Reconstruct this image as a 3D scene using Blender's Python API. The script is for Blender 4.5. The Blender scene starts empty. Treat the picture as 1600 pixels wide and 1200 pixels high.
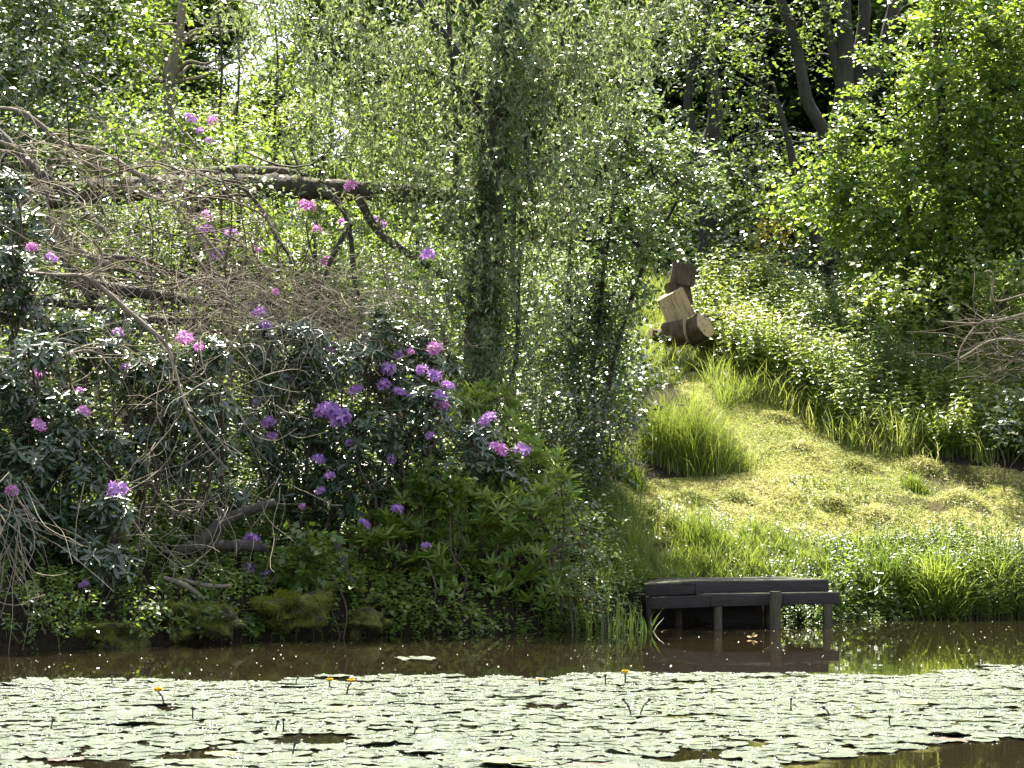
import bpy, math
import numpy as np
from mathutils import Vector

# ------------------------------------------------------------------ camera, world, sun
scene = bpy.context.scene
F = 3330.0          # focal length in pixels of the 1600 px wide photograph
CZ = 1.2            # eye height over the pond
YH = 800.0          # picture row of the horizon (the lens looks slightly up)
cam = bpy.data.cameras.new("camera"); cam_ob = bpy.data.objects.new("camera", cam)
scene.collection.objects.link(cam_ob)
cam.sensor_width = 36; cam.lens = 36 * F / 1600; cam.clip_start = 0.5; cam.clip_end = 600; cam.shift_y = (YH - 600) / 1600
cam_ob.location = (0, 0, CZ); cam_ob.rotation_euler = (math.radians(90), 0, 0)
scene.camera = cam_ob

SUN_EL, SUN_AZ = math.radians(61), math.radians(-8)     # azimuth from +Y, negative = left
world = bpy.data.worlds.new("World"); scene.world = world; world.use_nodes = True
wn = world.node_tree.nodes; wl = world.node_tree.links
sky = wn.new("ShaderNodeTexSky"); sky.sky_type = 'NISHITA'; sky.sun_disc = False
sky.sun_elevation = SUN_EL; sky.sun_rotation = SUN_AZ
sky.air_density = 1.0; sky.dust_density = 2.0; sky.ozone_density = 1.0
hs_ = wn.new("ShaderNodeHueSaturation"); hs_.inputs['Saturation'].default_value = .5; hs_.inputs['Value'].default_value = 1.0
wl.new(sky.outputs[0], hs_.inputs['Color']); wl.new(hs_.outputs[0], wn["Background"].inputs[0]); wn["Background"].inputs[1].default_value = 0.10
sun = bpy.data.lights.new("sun", 'SUN'); sun.energy = 5.0; sun.angle = math.radians(0.5); sun.color = (1.0, 0.94, 0.80)
sun_ob = bpy.data.objects.new("sun", sun); scene.collection.objects.link(sun_ob)
sd = Vector((math.sin(SUN_AZ) * math.cos(SUN_EL), math.cos(SUN_AZ) * math.cos(SUN_EL), math.sin(SUN_EL)))
sun_ob.rotation_euler = sd.to_track_quat('Z', 'Y').to_euler()
scene.view_settings.view_transform = 'Standard'; scene.view_settings.look = 'None'
scene.view_settings.exposure = 2.03; scene.view_settings.gamma = 1
cy = scene.cycles
cy.max_bounces = 5; cy.diffuse_bounces = 3; cy.glossy_bounces = 2; cy.transmission_bounces = 3; cy.transparent_max_bounces = 4
cy.caustics_reflective = False; cy.caustics_refractive = False; cy.sample_clamp_indirect = 6

# ------------------------------------------------------------------ helpers
COL = scene.collection
def R(s): return np.random.default_rng(s)
def W(px, py, D):
    return np.array([(px - 800) / F * D, D, CZ - (py - YH) / F * D])
def unit(a):
    return a / np.maximum(np.linalg.norm(a, axis=-1, keepdims=True), 1e-9)

def tag(o, label=None, cat=None, group=None, kind=None):
    if label: o['label'] = label
    if cat: o['category'] = cat
    if group: o['group'] = group
    if kind: o['kind'] = kind
    return o
def empty(name, loc, label=None, cat=None, group=None):
    o = bpy.data.objects.new(name, None); COL.objects.link(o); o.location = loc
    o.empty_display_size = 0.2
    return tag(o, label, cat, group)

class MB:
    """collects quads / tris as numpy arrays, each vertex with a tint"""
    def __init__(s): s.v = []; s.q = []; s.t = []; s.c = []; s.n = 0
    def add(s, v, quads=None, tris=None, tint=None):
        v = np.asarray(v, float).reshape(-1, 3)
        if quads is not None and len(quads): s.q.append(np.asarray(quads, np.int64) + s.n)
        if tris is not None and len(tris): s.t.append(np.asarray(tris, np.int64) + s.n)
        c = np.zeros(len(v)) + 0.5 if tint is None else np.broadcast_to(np.asarray(tint, float), (len(v),))
        s.v.append(v); s.c.append(c); s.n += len(v)
    def build(s, name, mat, parent=None, smooth=False):
        v = np.concatenate(s.v) if s.v else np.zeros((0, 3))
        if parent is not None: v = v - np.array(parent.matrix_world.translation if False else parent_origin(parent))
        q = np.concatenate(s.q) if s.q else np.zeros((0, 4), np.int64)
        t = np.concatenate(s.t) if s.t else np.zeros((0, 3), np.int64)
        me = bpy.data.meshes.new(name)
        me.vertices.add(len(v)); me.vertices.foreach_set('co', v.astype(np.float32).ravel())
        nl = q.size + t.size
        me.loops.add(nl); me.loops.foreach_set('vertex_index', np.concatenate([q.ravel(), t.ravel()]).astype(np.int32))
        me.polygons.add(len(q) + len(t))
        ls = np.concatenate([np.arange(len(q)) * 4, q.size + np.arange(len(t)) * 3]).astype(np.int32)
        me.polygons.foreach_set('loop_start', ls)
        if smooth: me.polygons.foreach_set('use_smooth', np.ones(len(q) + len(t), bool))
        a = me.attributes.new('tint', 'FLOAT', 'POINT'); a.data.foreach_set('value', np.concatenate(s.c).astype(np.float32))
        me.update(calc_edges=True)
        me.materials.append(mat)
        o = bpy.data.objects.new(name, me); COL.objects.link(o)
        if parent is not None: o.parent = parent
        return o
def parent_origin(o):
    p = np.zeros(3)
    while o is not None:
        p = p + np.array(o.location); o = o.parent
    return p

# ------------------------------------------------------------------ materials
def newmat(name):
    m = bpy.data.materials.new(name); m.use_nodes = True
    return m, m.node_tree.nodes, m.node_tree.links, m.node_tree.nodes["Principled BSDF"]
def ramp(nt, fac, stops):
    r = nt.nodes.new("ShaderNodeValToRGB"); el = r.color_ramp.elements
    while len(el) < len(stops): el.new(0.5)
    for e, (p, c) in zip(el, stops): e.position = p; e.color = (*c, 1)
    nt.links.new(fac, r.inputs[0]); return r.outputs[0]
def noise(nt, scale, detail=4, rough=0.6, vec=None, dist=0):
    n = nt.nodes.new("ShaderNodeTexNoise"); n.inputs['Scale'].default_value = scale
    n.inputs['Detail'].default_value = detail; n.inputs['Roughness'].default_value = rough; n.inputs['Distortion'].default_value = dist
    if vec is None:
        g = nt.nodes.new("ShaderNodeNewGeometry"); vec = g.outputs['Position']
    nt.links.new(vec, n.inputs['Vector']); return n.outputs[0]
def bump(nt, bs, fac, strength, dist):
    b = nt.nodes.new("ShaderNodeBump"); b.inputs['Strength'].default_value = strength; b.inputs['Distance'].default_value = dist
    nt.links.new(fac, b.inputs['Height']); nt.links.new(b.outputs[0], bs.inputs['Normal']); return b
def leafmat(name, stops, trans=0.35, rough=0.35, tcol=(0.30, 0.42, 0.04), spec=0.5):
    m, N, L, b = newmat(name); nt = m.node_tree
    at = N.new("ShaderNodeAttribute"); at.attribute_name = 'tint'
    col = ramp(nt, at.outputs['Fac'], stops)
    L.new(col, b.inputs['Base Color']); b.inputs['Roughness'].default_value = rough
    b.inputs['Specular IOR Level'].default_value = spec
    tr = N.new("ShaderNodeBsdfTranslucent")
    mc = N.new("ShaderNodeMix"); mc.data_type = 'RGBA'; mc.inputs[0].default_value = 0.6
    L.new(col, mc.inputs[6]); mc.inputs[7].default_value = (*tcol, 1)
    L.new(mc.outputs[2], tr.inputs[0])
    mx = N.new("ShaderNodeMixShader"); mx.inputs[0].default_value = trans
    L.new(b.outputs[0], mx.inputs[1]); L.new(tr.outputs[0], mx.inputs[2])
    L.new(mx.outputs[0], N["Material Output"].inputs[0])
    return m
def barkmat(name, c1, c2, c3=None, scale=14, bs=0.8):
    m, N, L, b = newmat(name); nt = m.node_tree
    g = N.new("ShaderNodeNewGeometry"); mp = N.new("ShaderNodeMapping"); mp.inputs['Scale'].default_value = (1, 1, 0.35)
    L.new(g.outputs['Position'], mp.inputs[0])
    n = noise(nt, scale, 6, 0.7, mp.outputs[0])
    st = [(0.3, c1), (0.65, c2)]
    if c3: st.append((0.8, c3))
    L.new(ramp(nt, n, st), b.inputs['Base Color']); b.inputs['Roughness'].default_value = 0.85
    bump(nt, b, n, bs, 0.03); return m
def flatmat(name, c, rough=0.6, spec=0.5, nscale=None, c2=None):
    m, N, L, b = newmat(name); b.inputs['Base Color'].default_value = (*c, 1); b.inputs['Roughness'].default_value = rough
    b.inputs['Specular IOR Level'].default_value = spec
    if nscale: L.new(ramp(m.node_tree, noise(m.node_tree, nscale), [(0.35, c), (0.65, c2)]), b.inputs['Base Color'])
    return m

M = {}
M['willow'] = leafmat('willow_leaf', [(0, (.06, .095, .04)), (.5, (.11, .16, .065)), (1, (.19, .25, .11))], .42, .28, (.42, .52, .15), .8)
M['hazel'] = leafmat('hazel_leaf', [(0, (.045, .09, .018)), (.5, (.085, .15, .03)), (1, (.17, .24, .06))], .52, .28, (.42, .58, .05), .7)
M['oak'] = leafmat('oak_leaf', [(0, (.045, .085, .02)), (.5, (.075, .13, .03)), (1, (.10, .16, .035))], .42, .38, (.38, .52, .05), .55)
M['sallow'] = leafmat('sallow_leaf', [(0, (.05, .09, .03)), (.5, (.08, .13, .05)), (1, (.15, .22, .08))], .38, .27, (.36, .50, .08), .85)
M['dark'] = leafmat('holly_and_shade_leaf', [(0, (.018, .035, .012)), (.6, (.03, .055, .018)), (1, (.07, .11, .04))], .2, .25, (.2, .3, .05), .8)  # holly; also paints deep shade into the ash, hedge and ivy bush
M['rhodo'] = leafmat('rhododendron_leaf', [(0, (.03, .055, .025)), (.6, (.055, .09, .04)), (.9, (.09, .13, .05)), (1, (.16, .19, .06))], .16, .25, (.2, .3, .04), .85)
M['newgrowth'] = leafmat('new_growth_leaf', [(0, (.07, .13, .03)), (.5, (.14, .23, .045)), (1, (.26, .34, .06))], .42, .30, (.44, .60, .05), .6)
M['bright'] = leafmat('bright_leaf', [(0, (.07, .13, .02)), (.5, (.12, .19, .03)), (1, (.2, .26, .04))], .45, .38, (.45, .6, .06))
M['nettle'] = leafmat('nettle_leaf', [(0, (.06, .10, .02)), (.5, (.12, .17, .035)), (1, (.23, .28, .07))], .45, .36, (.50, .60, .07), .6)
M['grass'] = leafmat('grass_blade', [(0, (.05, .10, .015)), (.5, (.09, .15, .025)), (.8, (.17, .22, .045)), (.92, (.32, .30, .12)), (1, (.42, .37, .18))], .42, .42, (.44, .54, .07))
M['reed'] = leafmat('reed_blade', [(0, (.05, .1, .02)), (1, (.14, .2, .05))], .35, .4, (.3, .45, .05))
M['mown'] = leafmat('mown_grass', [(0, (.15, .20, .04)), (.28, (.31, .35, .08)), (.55, (.52, .49, .18)), (1, (.70, .62, .34))], .25, .6, (.42, .46, .12), .3)
M['yellowleaf'] = leafmat('yellow_leaf', [(0, (.2, .22, .02)), (1, (.5, .45, .03))], .45, .4, (.7, .6, .04))
M['petal'] = leafmat('purple_petal', [(0, (.34, .17, .50)), (.5, (.50, .28, .66)), (1, (.70, .46, .80))], .38, .5, (.62, .28, .80), .3)
M['pinkpetal'] = leafmat('pink_petal', [(0, (.46, .17, .46)), (.5, (.62, .28, .60)), (1, (.80, .48, .76))], .38, .5, (.75, .28, .7), .3)
M['bark'] = barkmat('grey_bark', (.03, .025, .02), (.09, .08, .06), (.14, .14, .09))
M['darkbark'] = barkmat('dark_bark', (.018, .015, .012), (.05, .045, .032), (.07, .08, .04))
M['palebark'] = barkmat('pale_dead_bark', (.10, .08, .055), (.26, .22, .16), (.36, .33, .26))
M['twig'] = barkmat('dead_twig', (.10, .08, .05), (.34, .29, .21), (.50, .45, .35), 5, 0.3)
M['browntwig'] = barkmat('brown_twig', (.05, .035, .022), (.12, .09, .06), (.2, .16, .11), 25, 0.3)
M['mossbark'] = barkmat('mossy_bark', (.02, .016, .011), (.12, .10, .065), (.20, .21, .12), 22, 1.5)

# ------------------------------------------------------------------ terrain
SX = np.array([-40, -12, -5.5, -4.37, -2.93, -1.26, .65, .95, 1.5, 3.5, 3.9, 5.77, 12, 40.])
SY = np.array([14., 15, 17.4, 18.3, 19.6, 21.0, 21.6, 21.8, 22.9, 23.4, 23.7, 23.9, 24.5, 25.])
def shore(x): return np.interp(x, SX, SY)
def fnoise(x, y, s, ph=0.):
    return (np.sin(x * s + ph + 1.3 * np.sin(y * s * .7 + ph)) + np.sin(y * s * 1.13 + 2.1 * ph + 1.1 * np.sin(x * s * .9))) * .5
def Z(x, y):
    x = np.asarray(x, float); y = np.asarray(y, float)
    t = y - shore(x) - .12 * fnoise(x, y, 3.1)
    bh = np.interp(x, [-6, 0, .8, 3, 6], [.36, .38, .25, .25, .28])
    z = np.where(t < 0, np.maximum(t * .9, -1.3), np.where(t < .25, t / .25 * bh, bh + (np.minimum(t, 11) - .25) * .42 + np.maximum(t - 11, 0) * .08))
    amp = np.clip(t, 0, 1)
    return z + amp * (.07 * fnoise(x, y, 1.3, 1.) + .035 * fnoise(x, y, 4.1, 2.) + .015 * fnoise(x, y, 11., 3.))
def pix(x, y, z): return 800 + F * x / y, YH - (z - CZ) / y * F
def inpoly(px, py, poly):
    inside = np.zeros(np.shape(px), bool); n = len(poly); j = n - 1
    for i in range(n):
        xi, yi = poly[i]; xj, yj = poly[j]
        c = ((yi > py) != (yj > py)) & (px < (xj - xi) * (py - yi) / (yj - yi + 1e-12) + xi)
        inside ^= c; j = i
    return inside
def ground(px, py):
    D = np.arange(19.5, 60, .02); x = (px - 800) / F * D
    zr = CZ - (py - YH) / F * D
    k = np.argmax(Z(x, D) >= zr); return np.array([x[k], D[k], float(Z(x[k], D[k]))])
MOWN = [(930, 760), (1010, 752), (1165, 742), (1170, 705), (1120, 650), (1050, 600), (1055, 575), (1120, 592), (1200, 622),
        (1260, 655), (1310, 692), (1400, 712), (1500, 728), (1600, 738), (1900, 745), (1900, 905), (1450, 890), (1280, 885), (1100, 860), (930, 830)]
def build_ground():
    xs = np.concatenate([np.linspace(-120, -9, 40)[:-1], np.arange(-9, 9, .07), np.linspace(9, 120, 40)])
    ys = np.concatenate([[-60, -20, 0, 8, 13], np.arange(16, 37, .07), np.linspace(37, 260, 70)])
    X, Y = np.meshgrid(xs, ys); ZZ = Z(X, Y); ZZ = np.where(Y < 15, -1.3, ZZ)
    nx, ny = len(xs), len(ys)
    i = np.arange(nx * ny).reshape(ny, nx)
    q = np.stack([i[:-1, :-1], i[:-1, 1:], i[1:, 1:], i[1:, :-1]], -1).reshape(-1, 4)
    v = np.stack([X, Y, ZZ], -1).reshape(-1, 3)
    px, py = pix(v[:, 0], np.maximum(v[:, 1], 1), v[:, 2])
    mask = inpoly(px, py, MOWN) & (v[:, 1] < 35) & (v[:, 1] > 20)
    px_ = np.exp(-((px - 1480) / 130) ** 2 - ((py - 765) / 34) ** 2) + .3 * fnoise(v[:, 0], v[:, 1], 4.3, 3.) + .3 * fnoise(v[:, 0], v[:, 1], 9.7, 1.)
    m = MB(); m.add(v, q, tint=mask * np.where(px_ > .5, .2, 1.))
    mat, N, L, b = newmat('bank_ground'); nt = mat.node_tree
    at = N.new("ShaderNodeAttribute"); at.attribute_name = 'tint'
    n1 = noise(nt, 3.0, 6, .7); n2 = noise(nt, 22., 5, .7)
    soil = ramp(nt, n2, [(.35, (.012, .009, .006)), (.6, (.03, .023, .014)), (.75, (.03, .035, .012))])
    ad = N.new("ShaderNodeMath"); ad.operation = 'ADD'; L.new(n1, ad.inputs[0]); L.new(n2, ad.inputs[1])
    ml = N.new("ShaderNodeMath"); ml.operation = 'MULTIPLY'; L.new(ad.outputs[0], ml.inputs[0]); ml.inputs[1].default_value = .5
    mown = ramp(nt, ml.outputs[0], [(.34, (.08, .06, .03)), (.44, (.22, .22, .06)), (.55, (.33, .32, .10)), (.66, (.44, .39, .18))])
    mx = N.new("ShaderNodeMix"); mx.data_type = 'RGBA'
    L.new(at.outputs['Fac'], mx.inputs[0]); L.new(soil, mx.inputs[6]); L.new(mown, mx.inputs[7])
    L.new(mx.outputs[2], b.inputs['Base Color']); b.inputs['Roughness'].default_value = .95; b.inputs['Specular IOR Level'].default_value = .1
    bump(nt, b, n2, .7, .04)
    o = m.build('ground', mat, smooth=True); tag(o, kind='structure')
build_ground()

def build_water():
    m = MB(); m.add([(-120, -60, 0), (120, -60, 0), (120, 26, 0), (-120, 26, 0)], [(0, 1, 2, 3)])
    mat, N, L, b = newmat('pond_water'); nt = mat.node_tree
    b.inputs['Base Color'].default_value = (.015, .012, .006, 1); b.inputs['Roughness'].default_value = .015; b.inputs['IOR'].default_value = 1.33
    g = N.new("ShaderNodeNewGeometry"); mp = N.new("ShaderNodeMapping"); mp.inputs['Scale'].default_value = (1., .6, 1)
    L.new(g.outputs['Position'], mp.inputs[0])
    bump(nt, b, noise(nt, 3.5, 3, .5, mp.outputs[0]), .06, .02)
    o = m.build('pond_water', mat); tag(o, kind='structure')
build_water()

# ------------------------------------------------------------------ tubes and leaves
def tube(m, pts, rad, sides=8, rng=None, rough=0.0, tint=.5, sub=4):
    """one tube through pts (k,3), Catmull-Rom smoothed"""
    pts = np.asarray(pts, float); rad = np.asarray(rad, float)
    if len(pts) > 2 and sub > 1:
        P = np.vstack([2 * pts[0] - pts[1], pts, 2 * pts[-1] - pts[-2]]); out = []; ro = []
        for i in range(1, len(P) - 2):
            for u in np.linspace(0, 1, sub, endpoint=False):
                out.append(.5 * ((2 * P[i]) + (-P[i - 1] + P[i + 1]) * u + (2 * P[i - 1] - 5 * P[i] + 4 * P[i + 1] - P[i + 2]) * u ** 2 + (-P[i - 1] + 3 * P[i] - 3 * P[i + 1] + P[i + 2]) * u ** 3))
                ro.append(rad[i - 1] * (1 - u) + rad[i] * u)
        out.append(pts[-1]); ro.append(rad[-1]); pts = np.array(out); rad = np.array(ro)
    tubes(m, pts[None], rad[None], sides, rng, rough, tint, cap=True)
def tubes(m, pts, rad, sides=3, rng=None, rough=0., tint=.5, cap=False):
    """pts (n,k,3) rad (n,k)"""
    n, k, _ = pts.shape
    T = unit(np.gradient(pts, axis=1)); up = np.zeros((n, 1, 3)); up[..., 2] = 1
    mt = unit(T.mean(1, keepdims=True)); up = np.where(np.abs(mt[..., 2:]) > .8, np.array([1., .1, 0]), up)
    A = unit(np.cross(T, np.broadcast_to(up, T.shape))); B = np.cross(T, A)
    a = np.arange(sides) / sides * 2 * np.pi
    rr = np.broadcast_to(rad[..., None], (n, k, sides)).copy()
    if rough and rng is not None: rr *= 1 + rough * rng.standard_normal((n, k, sides))
    V = pts[:, :, None] + rr[..., None] * (np.cos(a)[None, None, :, None] * A[:, :, None] + np.sin(a)[None, None, :, None] * B[:, :, None])
    idx = np.arange(n * k * sides).reshape(n, k, sides); nx = np.roll(idx, -1, 2)
    q = np.stack([idx[:, :-1], nx[:, :-1], nx[:, 1:], idx[:, 1:]], -1).reshape(-1, 4)
    base = m.n
    m.add(V, q, tint=np.repeat(np.broadcast_to(tint, (n,)), k * sides) if np.ndim(tint) else tint)
    if cap:
        for e, ring in ((0, idx[0, 0][::-1]), (k - 1, idx[0, -1])):
            c = pts[0, e]; tri = [(0, 1 + i, 1 + (i + 1) % sides) for i in range(sides)]
            m.add(np.vstack([c, V[0, e][::-1] if e == 0 else V[0, e]]), tris=tri, tint=.5)

def leaves(m, P, D, N, L, Wd, tint, kind='kite', curl=.15):
    """P base, D direction, N approx normal; L length, Wd width"""
    n = len(P)
    if n == 0: return
    D = unit(D); S = unit(np.cross(D, N)); N = np.cross(S, D)
    L = np.broadcast_to(L, (n,))[:, None]; Wd = np.broadcast_to(Wd, (n,))[:, None]
    tint = np.clip(np.broadcast_to(tint, (n,)), 0, 1)
    if kind == 'kite':
        mid = P + D * L * .45 + N * L * .06
        V = np.stack([P, mid - S * Wd * .5, P + D * L - N * L * curl, mid + S * Wd * .5], 1)
        q = np.arange(n * 4).reshape(n, 4); m.add(V, q, tint=np.repeat(tint, 4))
    elif kind == 'fold':
        a = P + D * L * .3; b = P + D * L * .72
        V = np.stack([P, a - S * Wd * .42 + N * Wd * .14, b - S * Wd * .42 + N * Wd * .1 - N * L * curl * .5, P + D * L - N * L * curl,
                      b + S * Wd * .42 + N * Wd * .1 - N * L * curl * .5, a + S * Wd * .42 + N * Wd * .14], 1)
        i = np.arange(n)[:, None] * 6
        q = np.concatenate([i + [0, 1, 2, 3], i + [0, 3, 4, 5]]); m.add(V, q, tint=np.repeat(tint, 6))
    elif kind == 'blade':
        V = np.stack([P - S * Wd * .5, P + S * Wd * .5, P + D * L * .55 + S * Wd * .38, P + D * L * .55 - S * Wd * .38,
                      P + D * L * .95 - N * L * curl], 1)
        i = np.arange(n)[:, None] * 5
        m.add(V, i + [0, 1, 2, 3], i + [3, 2, 4], tint=np.repeat(tint, 5))

def sprays(m, rng, C, r, ntw, k, tl, ll, lw, up=(0, -.3, 1), outw=None, outk=.6, updir=.2, nrand=.45, spread=.9, kind='kite', tvar=.28, squash=1., tw=None, twr=.0035):
    """leafy twigs round clump centres C (n,3)"""
    n = len(C); ctr = np.repeat(C, ntw, 0); r = np.repeat(np.broadcast_to(r, (n,)), ntw)[:, None]
    off = rng.standard_normal(ctr.shape); off[:, 2] *= squash
    o = ctr + off * r * .5
    d = rng.standard_normal(o.shape)
    if outw is not None: d = d * .8 + outk * 2 * unit(o - outw)
    else: d = d + outk * unit(off)
    d = unit(unit(d) + np.array([0, 0, updir]))
    T = tl * (.6 + .8 * rng.random((len(o), 1)))
    ctint = np.repeat(rng.normal(0, .13, n), ntw)
    side = unit(np.cross(d, rng.standard_normal(d.shape) * .3 + np.array(up)))
    Ps, Ds, Ns, ti = [], [], [], []
    for j in range(k):
        u = (j + .6) / k; s = 1 if j % 2 else -1
        p = o + d * T * u - np.array([0, 0, 1.]) * T * .18 * u * u
        dd = d * .55 + side * s * spread + rng.standard_normal(d.shape) * .35 + np.array([0, 0, -.15])
        nn = np.array(up) + rng.standard_normal(d.shape) * nrand
        Ps.append(p); Ds.append(dd); Ns.append(nn); ti.append(.45 + ctint + rng.normal(0, tvar * .6, len(o)) + .1 * u)
    P = np.concatenate(Ps); n2 = len(P); sz = .7 + .6 * rng.random(n2)
    leaves(m, P, np.concatenate(Ds), np.concatenate(Ns), ll * sz, lw * sz, np.concatenate(ti), kind)
    if tw is not None:
        us = np.array([0, .5, 1.])[None, :, None]
        pts = o[:, None] + (d * T)[:, None] * us - np.array([0, 0, 1.]) * (T * .18)[:, None] * us ** 2
        tubes(tw, pts, np.broadcast_to(np.array([twr, twr * .8, twr * .4]), (len(o), 3)))

def rosettes(m, rng, P, D, k, ll, lw, droop, tint, kind='fold'):
    """whorls of leaves at P with axis D"""
    n = len(P); D = unit(D); A = unit(np.cross(D, rng.standard_normal(D.shape))); B = np.cross(D, A)
    tint = np.broadcast_to(tint, (n,))
    for j in range(k):
        a = 2 * np.pi * (j + rng.random((n, 1)) * .6) / k
        out = np.cos(a) * A + np.sin(a) * B
        dr = droop + rng.normal(0, .22, (n, 1))
        d = unit(out + D * dr); sz = .7 + .5 * rng.random(n)
        nn = D - out * dr * .8 + rng.standard_normal(D.shape) * .2 + np.array([0, -.2, .15])
        leaves(m, P - D * .02 * (j % 3), d, nn, ll * sz, lw * sz, tint + rng.normal(0, .14, n), kind, .12)

def lobe_clumps(rng, lobes, per, shell=.55, squash=.9):
    """lobes [(center, r)] -> clump centres spread over their volume, mostly outer"""
    out = []
    for c, r in lobes:
        n = max(3, int(per * r * r)); d = unit(rng.standard_normal((n, 3)))
        rad = r * (shell + (1 - shell) * rng.random((n, 1))) * (rng.random((n, 1)) ** .25)
        p = d * rad * np.array([1, 1, squash]); out.append(np.asarray(c) + p)
    return np.concatenate(out)
def limb_path(rng, a, b, k=5, wob=.08, sag=.0):
    a = np.asarray(a); b = np.asarray(b); u = np.linspace(0, 1, k)[:, None]; L = np.linalg.norm(b - a)
    p = a * (1 - u) + b * u; p[1:-1] += rng.normal(0, wob * L, (k - 2, 3)); p[:, 2] += sag * L * np.sin(u[:, 0] * np.pi); return p
def pl(pts, D):
    """pixel polyline [(px,py,width_px[,dD])] -> world points, radii"""
    P, rr = [], []
    for p in pts:
        d = D + (p[3] if len(p) > 3 else 0); P.append(W(p[0], p[1], d)); rr.append(p[2] / 2 / F * d)
    return np.array(P), np.array(rr)

def tree(name, label, cat, base, stems, lobes, leaf, mat, bark, seed, per=9, ntw=9, k=6, group=None, limbs=True, tl=.35, r=.42, crown_ctr=None, updir=.15, outk=.5, sides=9, stem_name='trunk', nrand=.5, kind='kite', twigs=False, limbr=.03):
    rng = R(seed); e = empty(name, base, label, cat, group)
    tm = MB()
    for i, (pts, rad) in enumerate(stems):
        if len(stems) > 1 and i > 0: 
            sm = MB(); tube(sm, pts, rad, sides, rng, .06); sm.build('stem', bark, e, True)
        else: tube(tm, pts, rad, sides, rng, .06)
    allp = np.concatenate([s[0] for s in stems]); allr = np.concatenate([s[1] for s in stems])
    if limbs:
        for c, rr in lobes:
            c = np.asarray(c); below = allp[:, 2] < c[2] + .1
            dd = np.linalg.norm(allp - c, axis=1) + np.where(below, 0, 5); j = int(np.argmin(dd))
            tube(tm, limb_path(rng, allp[j], c, 5, .06, .08), np.linspace(min(allr[j] * .6, limbr + .012 * rr), .010, 5), 6, rng, .05)
            for q in range(4):
                tube(tm, limb_path(rng, c - [0, 0, rr * .3], c + unit(rng.standard_normal(3)) * rr * .8, 4, .1), np.linspace(.013, .004, 4), 4)
    tr = tm.build('trunk', bark, e, True)
    cm = MB(); C = lobe_clumps(rng, lobes, per)
    ctr = np.mean([l[0] for l in lobes], 0) if crown_ctr is None else crown_ctr
    tw = MB() if twigs else None
    sprays(cm, rng, C, r, ntw, k, tl, leaf[0], leaf[1], outw=ctr, outk=outk, updir=updir, nrand=nrand, kind=kind, tw=tw)
    cm.build('crown', mat, e)
    if twigs: tw.build('twigs', bark, e)
    return e
def lob(lst, D, jit=0, seed=0):
    rng = R(seed); out = []
    for l in lst:
        d = (l[3] if l[3] > 10 else D + l[3]) if len(l) > 3 else D + rng.uniform(-jit, jit); out.append((W(l[0], l[1], d), l[2] / F * d))
    return out

# ------------------------------------------------------------------ the far wood
def far_trees():
    rng = R(5); protos = []
    for s in range(3):
        m = MB(); lob_ = []
        for i in range(34):
            h = rng.uniform(.12, 1.0); rad = 3.4 * math.sin(math.pi * min(h, .98) ** .8) ** .6 + .5
            a = rng.uniform(0, 6.28); q = rad * rng.uniform(.35, .95)
            lob_.append((np.array([q * math.cos(a), q * math.sin(a), h * 12]), rng.uniform(.9, 1.6)))
        C = lobe_clumps(rng, lob_, 18)
        sprays(m, rng, C, .55, 14, 6, .5, .17, .11, outw=np.array([0, 0, 6.]), updir=.1, nrand=.6)
        crown = m.build('crown', M['oak'] if s != 1 else M['hazel'])
        t = MB(); tube(t, [(0, 0, -1), (.1, 0, 3), (-.1, .1, 7), (0, 0, 11)], [.28, .22, .14, .04], 10, rng, .05)
        for c, r_ in lob_[::2]: tube(t, limb_path(rng, (0, 0, c[2] * .6), c, 4, .05), np.linspace(.09, .02, 4), 5)
        trunk = t.build('trunk', M['darkbark'], None, True); protos.append((crown.data, trunk.data))
        bpy.data.objects.remove(crown); bpy.data.objects.remove(trunk)
    # px of the trunk, distance, scale, prototype, what shows
    spots = [(-60, 40, 1.15, 0, 'dark broadleaf tree behind the glossy evergreen, far left edge of the wood'),
             (20, 47, 1.05, 1, 'green broadleaf tree behind the left holly, far in the wood'),
             (300, 58, .66, 2, 'low distant tree under the patch of open sky, behind the birch'),
             (440, 60, .5, 0, 'low distant tree just right of the purple blooms beyond the fallen trunk'),
             (735, 46, 1.02, 1, 'tall far tree between the sky patch and the willow'),
             (620, 64, .5, 2, 'low distant tree filling the gap left of the willow'),
             (850, 52, .95, 2, 'tall dark tree just right of and behind the willow trunk'),
             (930, 60, 1.1, 0, 'broad far tree behind the right half of the willow crown'),
             (985, 54, 1.0, 1, 'dark tree standing behind the pale sallow leaves'),
             (1080, 50, 1.15, 0, 'deep shade tree behind the log stack, far in the wood'),
             (1190, 48, 1.1, 2, 'shaded tree left of the many stemmed oak'),
             (1310, 54, 1.2, 0, 'distant tree seen between the oak stems'),
             (1410, 50, 1.0, 1, 'dark tree behind the crown of the bright hazel'),
             (1530, 52, 1.1, 2, 'far tree beyond the middle of the hazel crown'),
             (1680, 46, 1.0, 0, 'far tree at the right edge behind the hazel')]
    for i, (px, D, sc, p, lab) in enumerate(spots):
        x = (px - 800) / F * D; base = (x, D, float(Z(x, D)))
        e = empty('broadleaf_tree', base, lab, 'tree', 'trees of the far wood'); e.rotation_euler = (0, 0, i * 2.1); e.scale = (sc, sc, sc)
        for nm, me in zip(('crown', 'trunk'), protos[p]):
            o = bpy.data.objects.new(nm, me); COL.objects.link(o); o.parent = e
far_trees()

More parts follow.
